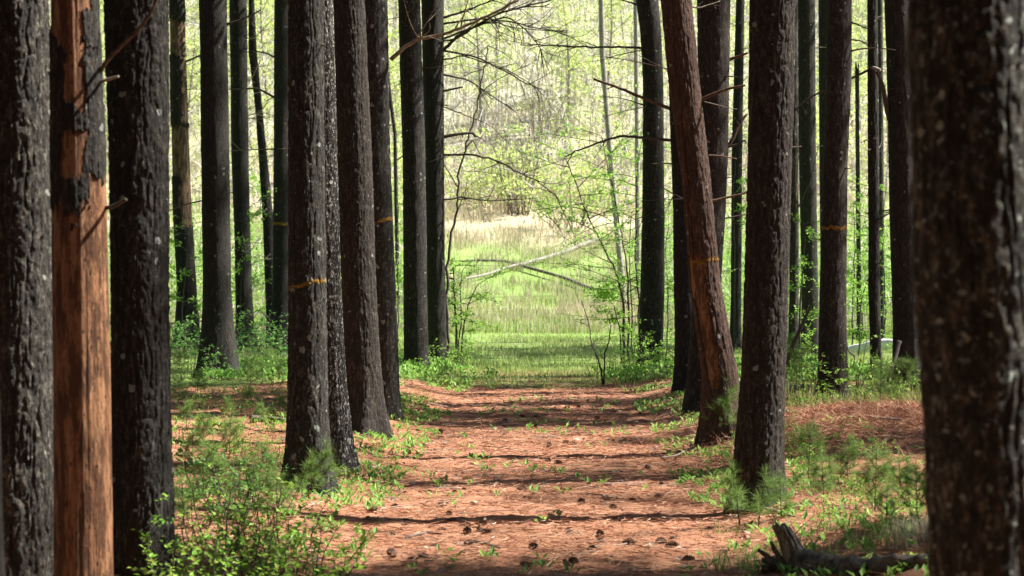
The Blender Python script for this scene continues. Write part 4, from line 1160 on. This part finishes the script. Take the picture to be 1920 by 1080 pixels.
def stump():
    x, d = ground_at(1510, 1062); z = float(gz(x, d))
    base = np.array([x, d, z])
    th = thing('rotten_stump', 'broken rotten stump with pale splintered slab and dark fallen log beside it', 'stump', base)
    k = F / d
    def loc(u, v, dy=0.): return np.array([(u - 960) / k - x, dy, CAMZ + (HZ - v) / k - z])
    mb = MB()
    pts = np.array([loc(1432, 1064, .08), loc(1480, 1066, .05), loc(1530, 1068, .02), loc(1600, 1070, -.0), loc(1680, 1070, .0), loc(1770, 1064, .05)])
    for i, (u_, v_) in enumerate([(1530, 1070), (1600, 1076), (1680, 1072), (1770, 1066)]):
        gx, gy = ground_at(u_, v_); pts[2 + i] = [gx - x, gy - d, float(gz(gx, gy)) + .03 - z]
    t = np.linspace(0, 5, 70); ip = np.stack([np.interp(t, np.arange(6), pts[:, c]) for c in range(3)], 1)
    mb.tube(ip, np.interp(t, [0, 1, 2, 3, 5], [.05, .08, .07, .055, .05]), 28)
    V = mb.v[0]; V[:-2] += (V[:-2] - np.repeat(ip, 28, 0)) * (.42 * fbm(V[:-2, 0] * 9, V[:-2, 1] * 22, V[:-2, 2] * 22, 8, 4))[:, None]
    mb.obj('log_body', M['rot_dark'], th)
    # pale splintered slab
    mb = MB()
    n1, n2 = 34, 90
    A = np.array([loc(1446, 984), loc(1480, 987)]); B = np.array([loc(1466, 1066), loc(1522, 1066)])
    s = np.linspace(0, 1, n2)[:, None, None]; u = np.linspace(0, 1, n1)[None, :, None]
    top = A[0] + (A[1] - A[0]) * u; bot = B[0] + (B[1] - B[0]) * u
    G = top + (bot - top) * s
    G = G + np.array([.02, 0, -.01]) * np.sin(s * 3)
    ridge = fbm(u[..., 0] * 11 + s[..., 0] * 1.2, s[..., 0] * 1.8, 0, 4, 4)
    edge = (u[..., 0] - .5) ** 2 * 4
    front = G.copy(); front[..., 1] += -.10 + .02 * ridge + .05 * edge
    jag = .022 * fbm(np.linspace(0, 12, n1), 2.2, 0, 9, 3) * (1 - np.linspace(0, 1, n2))[:, None] ** 6
    front[..., 2] += jag; back = G.copy(); back[..., 1] += .02 - .05 * edge; back[..., 2] += jag
    V = np.concatenate([front.reshape(-1, 3), back.reshape(-1, 3)]); K = n1 * n2
    i = np.arange(n2 - 1)[:, None] * n1; j = np.arange(n1 - 1)[None]
    q = np.stack([i + j, i + j + 1, i + n1 + j + 1, i + n1 + j], -1).reshape(-1, 4)
    r1 = np.arange(n1 - 1); c1 = np.arange(n2 - 1) * n1
    rim = [np.stack([r1, r1 + 1, r1 + 1 + K, r1 + K], -1), np.stack([r1 + (n2 - 1) * n1, r1 + 1 + (n2 - 1) * n1, r1 + 1 + (n2 - 1) * n1 + K, r1 + (n2 - 1) * n1 + K], -1),
           np.stack([c1, c1 + n1, c1 + n1 + K, c1 + K], -1), np.stack([c1 + n1 - 1, c1 + 2 * n1 - 1, c1 + 2 * n1 - 1 + K, c1 + n1 - 1 + K], -1)]
    mb.add(V, np.concatenate([q, q[:, ::-1] + K] + rim)); mb.obj('splintered_slab', M['wood_weathered'], th)
    for tr, r0 in (([(1419, 1028), (1435, 1040), (1450, 1055), (1470, 1066)], .028), ([(1443, 1013), (1452, 1030), (1462, 1048), (1475, 1064)], .024), ([(1425, 1058), (1445, 1060), (1470, 1066)], .018)):
        m2 = MB(); p = np.array([loc(a, b, -.05) for a, b in tr]); t = np.linspace(0, len(p) - 1, 16)
        ip = np.stack([np.interp(t, np.arange(len(p)), p[:, c]) for c in range(3)], 1)
        m2.tube(ip, np.linspace(r0 * .35, r0 * 1.2, 16), 10)
        V = m2.v[0]; V[:-2] += (V[:-2] - np.repeat(ip, 10, 0)) * (.4 * fbm(V[:-2, 0] * 30, V[:-2, 1] * 30, V[:-2, 2] * 30, 8, 3))[:, None]
        m2.obj('root_prong', M['rot_dark'], th)
stump()

# ------------------------------------------------------------------ pine cones
def make_cone(seed):
    r = np.random.default_rng(seed); mb = MB()
    L = .115
    pts = np.stack([np.linspace(-L / 2, L / 2, 8), np.zeros(8), np.zeros(8)], 1)
    mb.tube(pts, np.array([.006, .013, .016, .016, .014, .011, .008, .003]), 8)
    n = 80; k = np.arange(n); t = (k + .5) / n
    a = k * 2.39996; x = -L / 2 + L * t
    rad = .015 * np.sin(PI * np.clip(t * .9 + .1, 0, 1)) + .003
    pos = np.stack([x, rad * np.cos(a) * .8, rad * np.sin(a) * .8], 1)
    d = np.stack([np.full(n, .45), np.cos(a), np.sin(a)], 1); up = np.stack([np.full(n, 1.), -np.cos(a) * .4, -np.sin(a) * .4], 1)
    sz = .025 * np.sin(PI * np.clip(t * .75 + .22, 0, 1)) * r.uniform(.85, 1.15, n)
    mb.leaves(pos, d, up, sz, sz * .95, 0, .1)
    return mb.mesh('pine_cone', M['cone'], False)
CM = [make_cone(s) for s in (1, 2)]
cones_px = [(868, 752), (872, 746), (935, 745), (918, 743), (867, 742), (835, 766), (945, 770), (948, 790), (944, 802), (808, 797), (770, 838), (795, 838), (765, 850), (782, 810), (828, 822), (826, 811),
            (745, 872), (730, 880), (725, 918), (723, 925), (738, 942), (760, 928), (786, 928), (852, 912), (870, 920), (852, 925), (885, 948), (826, 948), (842, 966), (848, 980), (755, 985), (757, 980),
            (736, 1002), (830, 995), (876, 998), (900, 997), (912, 1000), (775, 1050), (795, 1046), (735, 1040), (880, 1020), (985, 1062), (1075, 1058), (1000, 1028), (1028, 865), (1047, 870), (1090, 943),
            (1137, 937), (1045, 962), (1035, 967), (1165, 907), (1187, 942), (1140, 912), (1150, 955), (1155, 980), (1125, 1006), (1110, 1032), (1240, 1018), (1260, 1025), (1265, 1012), (1290, 1052), (1225, 992),
            (1168, 827), (1170, 803), (1060, 830), (1075, 833), (1030, 836), (1005, 800), (978, 784), (1005, 783), (1120, 785), (1152, 772), (1085, 765), (1192, 765), (1200, 778), (1260, 792), (1268, 815), (1050, 757), (1060, 790), (1240, 910), (1238, 932), (960, 757), (905, 985), (790, 760), (700, 960), (690, 975), (1180, 1020), (1330, 995), (1215, 878), (1000, 1030), (662, 862), (930, 900), (980, 920)]
rc = np.random.default_rng(12)
for k, (u, v) in enumerate(cones_px):
    x, d = ground_at(u, v); side = x - float(path_x(d))
    o = link('pine_cone', CM[k % 2]); s = rc.uniform(.6, .9)
    o.location = (x, d, float(gz(x, d)) + .012 * s); o.rotation_euler = (rc.uniform(0, 6), rc.uniform(-.25, .25), rc.uniform(0, 6.28)); o.scale = (s, s * rc.uniform(.9, 1.2), s)
    if v < 800: lb = 'dark open pine cone on the far end of the needle path near the grass'
    elif v < 900: lb = 'brown pine cone on the middle stretch of the needle path'
    elif u < 960: lb = 'brown pine cone on the near needle path, thicket side'
    else: lb = 'brown pine cone on the near needle path, toward the big brown pine'
    tag(o, lb, 'pine cone', 'pine cones scattered on the path')

# ------------------------------------------------------------------ litter, grass, ground cover (uncountable)
def scatter_litter():
    n = 110000
    y = 8.5 + 27 * rng.random(n) ** 1.15; x = path_x(y) + rng.normal(size=n) * 2.2
    keep = np.abs(x) < .27 * y + .4; x, y = x[keep], y[keep]; n = len(x)
    z = gz(x, y) + .006 + .016 * rng.random(n)
    a = rng.random(n) * 2 * PI
    d = np.stack([np.cos(a), np.sin(a), rng.normal(size=n) * .12], 1)
    mb = MB(); mb.needles(np.stack([x, y, z], 1), d, .07 + .07 * rng.random(n), .003 + .003 * rng.random(n))
    # heaps of needles on the mound
    m = 22000
    x = 3.75 + rng.normal(size=m) * 1.0; y = 19.4 + rng.normal(size=m) * 1.0; z = gz(x, y) + .02 + .05 * rng.random(m)
    a = rng.random(m) * 2 * PI
    d = np.stack([np.cos(a), np.sin(a), rng.normal(size=m) * .5], 1)
    mb.needles(np.stack([x, y, z], 1), d, .10 + .12 * rng.random(m), .004)
    tag(mb.obj('needle_litter', M['litter'], smooth=False), 'fallen rust brown pine needles strewn over the path', 'needles', kind='stuff')
scatter_litter()

def scatter_debris():
    r = np.random.default_rng(88); mb = MB()
    n = 1500
    y = 9 + 22 * r.random(n); x = path_x(y) + r.normal(size=n) * 1.9
    k = fbm(x * 1.2, y * .9, 0, 83) > -.25; x, y = x[k], y[k]; n = len(x)
    a = r.random(n) * 2 * PI
    d = np.stack([np.cos(a), np.sin(a), r.normal(size=n) * .25], 1)
    sz = r.uniform(.025, .075, n)
    mb.leaves(np.stack([x, y, gz(x, y) + .02], 1), d, r.normal(size=(n, 3)) * .35 + [0, 0, 1], sz, sz * r.uniform(.35, .8, n), 0, .1)
    for k in range(420):
        y0 = 9 + 22 * r.random(); x0 = float(path_x(y0)) + r.normal() * 1.9; a = r.random() * 6.28; L = r.uniform(.08, .45)
        s = np.linspace(-.5, .5, 5)
        px = x0 + math.cos(a) * L * s + .06 * L * r.normal(size=5); py = y0 + math.sin(a) * L * s + .06 * L * r.normal(size=5)
        mb.tube(np.stack([px, py, gz(px, py) + .022], 1), r.uniform(.002, .005), 4)
    tag(mb.obj('forest_debris', M['debris'], smooth=False), 'dead leaves, bark flakes and twiglets lying among the needles', 'debris', kind='stuff')
scatter_debris()

def scatter_grass():
    g, dr = MB(), MB()
    def region(n, y0, y1, h0, h1, w0, w1, mb, dens=None, xr=None, s=0, lean=.35):
        r = np.random.default_rng(s)
        y = y0 + (y1 - y0) * r.random(n)
        x = (r.random(n) * 2 - 1) * (.272 * y + .5) if xr is None else xr[0] + (xr[1] - xr[0]) * r.random(n)
        if dens is not None:
            k = r.random(n) < dens(x, y); x, y = x[k], y[k]
        n = len(x)
        h = h0 + (h1 - h0) * r.random(n)
        a = r.random(n) * 2 * PI
        ln = np.stack([np.cos(a), np.sin(a), np.zeros(n)], 1) * (h * lean * r.random(n))[:, None]
        mb.blades(np.stack([x, y, gz(x, y) - .01], 1), ln, h, w0 + (w1 - w0) * r.random(n))
    clump = lambda x, y: np.clip(.35 + .9 * fbm(x * 1.1, y * .8, 0, 61), 0, 1)
    # clearing just past the needles
    region(60000, 29.5, 53, .05, .13, .008, .014, g, lambda x, y: np.clip(clump(x, y) * grass_mask(x, y) * 1.3, 0, 1), (-5.5, 7), 1)
    region(120000, 31, 56, .035, .10, .010, .016, g, lambda x, y: np.clip((.25 + clump(x + 4, y)) * grass_mask(x, y), 0, 1), None, 12)
    region(11000, 31, 56, .04, .14, .008, .014, dr, lambda x, y: np.clip(fbm(x * .7, y * .5, 0, 64) + .2, 0, 1) * grass_mask(x, y), None, 13, .7)
    region(30000, 30, 60, .06, .2, .010, .018, g, lambda x, y: clump(x, y) * grass_mask(x, y), None, 2)
    # long meadow grass
    region(90000, 52, 78, .14, .38, .016, .028, g, lambda x, y: np.clip(clump(x, y) * (1.1 - dry_mask(x, y)), 0, 1), None, 3, .3)
    region(120000, 52, 79, .16, .5, .012, .022, dr, lambda x, y: np.clip(clump(x + 9, y) * (.75 + 1.1 * dry_mask(x, y)), 0, 1), None, 4, .5)
    region(60000, 76, 100, .3, .8, .02, .04, dr, lambda x, y: np.clip(.3 + .8 * fbm(x * .5, y * .5, 0, 66), 0, 1), None, 5, .7)
    region(14000, 31, 52, .04, .12, .008, .014, dr, lambda x, y: np.clip(fbm(x * .8, y * .6, 0, 68) + .1, 0, 1) * grass_mask(x, y), (-6, 8), 15, .7)
    # grass at the path edge and in the near corner
    edge = lambda x, y: np.clip(fbm(x * 1.6, y * 1.2, 0, 71) * 1.2 * sstep(1.0, 1.9, np.abs(x - path_x(y))) - .1, 0, 1)
    region(30000, 9, 31, .04, .12, .004, .008, g, edge, (-5, 6), 6, .6)
    region(6000, 11.3, 13.5, .05, .14, .004, .008, g, lambda x, y: np.clip(fbm(x * 2, y * 2, 0, 73) + .15, 0, 1), (1.2, 3.4), 7, .6)
    region(7000, 22, 28, .10, .28, .008, .014, g, lambda x, y: np.clip(fbm(x * 1, y * 1, 0, 75) + .35, 0, 1), (3.2, 7), 8, .5)
    region(500, 11.3, 11.9, .06, .15, .004, .007, dr, None, (2.2, 2.6), 9, .9)
    tag(g.obj('meadow_grass', M['grass'], smooth=False), 'green grass of the clearing and meadow past the path', 'grass', kind='stuff')
    tag(dr.obj('dry_grass', M['dry_grass'], smooth=False), 'pale dry grass standing in the sunny meadow', 'grass', kind='stuff')
scatter_grass()

def scatter_herbs():
    r = np.random.default_rng(91); mb = MB()
    n = 5200
    y = 9 + 23 * r.random(n); side = np.where(r.random(n) < .5, -1, 1)
    off = 1.15 + np.abs(r.normal(size=n)) * 1.5
    x = path_x(y) + side * off
    n2 = 500; y2 = 9 + 22 * r.random(n2); x2 = path_x(y2) + r.normal(size=n2) * .7
    x, y = np.r_[x, x2], np.r_[y, y2]
    k = (fbm(x * 1.4, y * 1.0, 0, 93) > -.05) & (np.abs(x) < .27 * y + .3); x, y = x[k], y[k]
    for j in range(4):
        n = len(x)
        a = r.random(n) * 2 * PI
        d = np.stack([np.cos(a), np.sin(a), r.uniform(.3, 1.4, n)], 1)
        up = np.stack([-np.cos(a), -np.sin(a), np.ones(n)], 1)
        p = np.stack([x + r.normal(size=n) * .02, y + r.normal(size=n) * .02, gz(x, y) + .005 + .03 * r.random(n)], 1)
        sz = r.uniform(.035, .085, n)
        mb.leaves(p, d, up, sz, sz * .42)
    # green ground plants where the needles meet the clearing
    n = 9000; y = 28 + 6 * r.random(n); x = (r.random(n) * 2 - 1) * 5 + .5
    k = r.random(n) < grass_mask(x, y) * sstep(.6, 1.8, np.abs(x - path_x(y))) * np.clip(.5 + fbm(x * 1.2, y, 0, 97), 0, 1); x, y = x[k], y[k]; n = len(x)
    for j in range(3):
        a = r.random(n) * 2 * PI; d = np.stack([np.cos(a), np.sin(a), r.uniform(.3, 1.6, n)], 1); up = np.stack([-np.cos(a), -np.sin(a), np.ones(n)], 1)
        p = np.stack([x + r.normal(size=n) * .04, y + r.normal(size=n) * .04, gz(x, y) + .02 + .12 * r.random(n)], 1); sz = r.uniform(.06, .12, n)
        mb.leaves(p, d, up, sz, sz * .5)
    tag(mb.obj('ground_cover', M['herb'], smooth=False), 'small bright green herbs sprouting through the needles', 'ground cover', kind='stuff')
scatter_herbs()

# ------------------------------------------------------------------ hillside
def hillside():
    r = np.random.default_rng(120)
    tw, lv = MB(), MB()
    n = 12000
    y = 82 + 75 * r.random(n) ** .9; x = (r.random(n) * 2 - 1) * (.275 * y + 3)
    z = gz(x, y); h = r.uniform(1.2, 4.5, n) * np.where(y < 92, .6, 1)
    w = r.uniform(.02, .055, n)
    ln = r.normal(size=(n, 3)) * [.3, .3, 0] * h[:, None] * .6
    tw.blades(np.stack([x, y, z - .05], 1), ln, h, w)
    # slanting side twigs
    m = 80000
    i = r.integers(0, n, m); t = r.uniform(.2, 1., m)
    b = np.stack([x[i], y[i], z[i]], 1) + ln[i] * (t ** 1.3)[:, None] + np.stack([0 * t, 0 * t, h[i] * t], 1)
    d = np.stack([r.normal(size=m), r.normal(size=m), r.uniform(.2, 1.3, m)], 1)
    tw.needles(b, d, r.uniform(.4, 1.5, m) , .034)
    # leaves gathered in tufts round the twigs, thick in some clumps and missing in others
    m = 30000
    i = r.integers(0, n, m)
    dens = np.clip(.46 + 1.7 * fbm(x * .30, y * .13, 0, 131) + (y - 95) * .008, .03, 1)
    i = i[r.random(m) < dens[i]]; m = len(i)
    t = r.uniform(.3, 1.08, m)
    c = np.stack([x[i], y[i], z[i]], 1) + ln[i] * (t ** 1.3)[:, None] + np.stack([0 * t, 0 * t, h[i] * t], 1) + r.normal(size=(m, 3)) * [.4, .4, .25]
    per = 14
    p = np.repeat(c, per, 0) + r.normal(size=(m * per, 3)) * [.24, .24, .13]
    sz = r.uniform(.09, .2, m * per)
    lv.leaves(p, r.normal(size=(m * per, 3)), r.normal(size=(m * per, 3)) * .6 + [.3, -.3, 1], sz, sz * .7)
    tag(tw.obj('hillside_brush', M['hill_twig'], smooth=False), 'dense grey leafless twigs of brush over the bright hillside', 'brush', kind='stuff')
    tag(lv.obj('hillside_foliage', M['hill_leaf'], smooth=False), 'pale lime young leaves filling the brush on the bright hillside', 'foliage', kind='stuff')
hillside()

def bare_bush(u, d, label, seed, h, nst, wid, leafy_=False):
    r = np.random.default_rng(seed); x = (u - 960) / F * d
    th = thing('bare_bush', label, 'bush', (x, d, float(gz(x, d))), 'bushes at the back of the meadow')
    lv = MB()
    for k in range(nst):
        mb = MB(); a = r.random() * 6.28; q = wid * math.sqrt(r.random()) * .5; s = np.linspace(0, 1, 7)
        lean = np.array([math.cos(a), math.sin(a)]) * wid * r.uniform(.3, 1.2); hh = h * r.uniform(.5, 1.1)
        p = np.stack([q * math.cos(a) + lean[0] * s + .05 * r.normal(size=7), q * math.sin(a) + lean[1] * s + .05 * r.normal(size=7), hh * s ** .85 - .05], 1)
        mb.tube(p, np.linspace(.022, .007, 7), 5)
        for b in range(3):
            i = r.integers(2, 6); dd = np.array([r.normal() * .5, r.normal() * .5, 1.]); L = hh * r.uniform(.15, .4)
            mb.tube(p[i] + dd * L * np.linspace(0, 1, 4)[:, None], np.linspace(.010, .004, 4), 4)
            if leafy_:
                n = 22; pos = p[i] + dd * L * r.random(n)[:, None] + r.normal(size=(n, 3)) * .14; sz = r.uniform(.06, .12, n)
                lv.leaves(pos, r.normal(size=(n, 3)), r.normal(size=(n, 3)) * .5 + [0, 0, 1], sz, sz * .65)
        mb.obj('stem', M['sapling_bark'] if leafy_ else M['twig_dead'], th)
    if lv.n: lv.obj('leaves', M['sap_leaf'], th, False)
bare_bush(975, 83, 'bare brown bush of many upright stems in the straw at the back of the meadow', 1, 3.6, 24, 1.0)
bare_bush(928, 88, 'small bare bush of thin stems near the last dark pine, behind the meadow straw', 2, 2.2, 12, .8)
bare_bush(1072, 79, 'rounded leafy green bush at the back of the meadow near the slender leaning grey tree', 3, 2.0, 18, 1.5, True)
bare_bush(1010, 92, 'tall bare brush clump behind the brown upright bush on the meadow rim', 4, 4.2, 14, 1.2)

def edge_brush():
    r = np.random.default_rng(140); tw, lv = MB(), MB()
    n = 1700
    y = r.uniform(50, 80, n); u = np.where(r.random(n) < .5, r.uniform(190, 800, n), r.uniform(1210, 1740, n)); x = (u - 960) / F * y
    z = gz(x, y); h = r.uniform(.7, 2.8, n)
    ln = r.normal(size=(n, 3)) * [.3, .3, 0] * h[:, None] * .6
    tw.blades(np.stack([x, y, z - .05], 1), ln, h, r.uniform(.012, .03, n))
    m = 12000; i = r.integers(0, n, m); t = r.uniform(.15, 1., m)
    at = lambda i, t: np.stack([x[i], y[i], z[i]], 1) + ln[i] * (t ** 1.3)[:, None] + np.stack([0 * t, 0 * t, h[i] * t], 1)
    tw.needles(at(i, t), np.stack([r.normal(size=m), r.normal(size=m), r.uniform(-.1, 1.1, m)], 1), r.uniform(.2, .9, m), .016)
    m = 7500; i = r.integers(0, n, m); t = r.uniform(.25, 1.05, m); per = 10
    c = at(i, t) + r.normal(size=(m, 3)) * .2
    p = np.repeat(c, per, 0) + r.normal(size=(m * per, 3)) * [.17, .17, .08]; sz = r.uniform(.05, .11, m * per)
    lv.leaves(p, r.normal(size=(m * per, 3)), r.normal(size=(m * per, 3)) * .5 + [0, 0, 1], sz, sz * .65)
    tag(tw.obj('meadow_edge_brush', M['hill_twig'], smooth=False), 'pale tangled twigs of brush standing behind the pines at the meadow edges', 'brush', kind='stuff')
    tag(lv.obj('meadow_edge_foliage', M['sap_leaf'], smooth=False), 'scattered fresh green leaves in the brush at the meadow edges', 'foliage', kind='stuff')
edge_brush()

def hill_tree(seed):
    r = np.random.default_rng(seed)
    th = thing('young_tree', 'slender young tree with airy lime leaves among the brush on the bright hillside', 'tree', (0, 0, 0), 'young trees on the hillside')
    H = r.uniform(6, 9); tk, cr = MB(), MB()
    s = np.linspace(0, 1, 12)
    p = np.stack([.25 * np.sin(s * 3 + seed), .25 * np.cos(s * 2.4 + seed), H * s], 1); p -= p[0]; p[0, 2] = -.2
    tk.tube(p, np.linspace(.09, .02, 12), 7)
    for k in range(26):
        t = r.uniform(.25, 1); i = min(10, int(t * 11)); a = r.random() * 6.28; L = H * .28 * (1.2 - t) * r.uniform(.6, 1.2) + .3
        d = np.array([math.cos(a), math.sin(a), r.uniform(.2, .9)])
        q = p[i] + d * L * np.linspace(0, 1, 5)[:, None]
        tk.tube(q, np.linspace(.025, .006, 5), 4)
        n = 70
        u = r.random(n)[:, None] ** .7
        pos = p[i] + d * L * u + r.normal(size=(n, 3)) * .2
        sz = r.uniform(.06, .14, n)
        cr.leaves(pos, r.normal(size=(n, 3)), r.normal(size=(n, 3)) * .5 + [0, 0, 1], sz, sz * .7)
    tk.obj('trunk', M['birch_grey'], th); cr.obj('crown', M['hill_leaf'], th, False)
    return th
HT = [hill_tree(s) for s in (1, 2, 3)]
rh = np.random.default_rng(77)
for k, (u, d) in enumerate([(930, 104), (1010, 118), (1065, 98), (1100, 126), (870, 112), (960, 134), (1170, 108), (1130, 96), (350, 92), (460, 84), (505, 98), (330, 120), (480, 122), (720, 90), (740, 110), (1380, 92), (1495, 88), (1600, 96), (1660, 86), (1690, 104), (1620, 120), (1510, 118), (410, 104), (200, 96), (1400, 116), (900, 95)]):
    x = (u - 960) / F * d
    if k < 3:
        HT[k].location = (x, d, float(gz(x, d))); HT[k].rotation_euler = (0, 0, k)
    else:
        dup(HT[k % 3], (x, d, float(gz(x, d))), rh.random() * 6.28, rh.uniform(.7, 1.2))
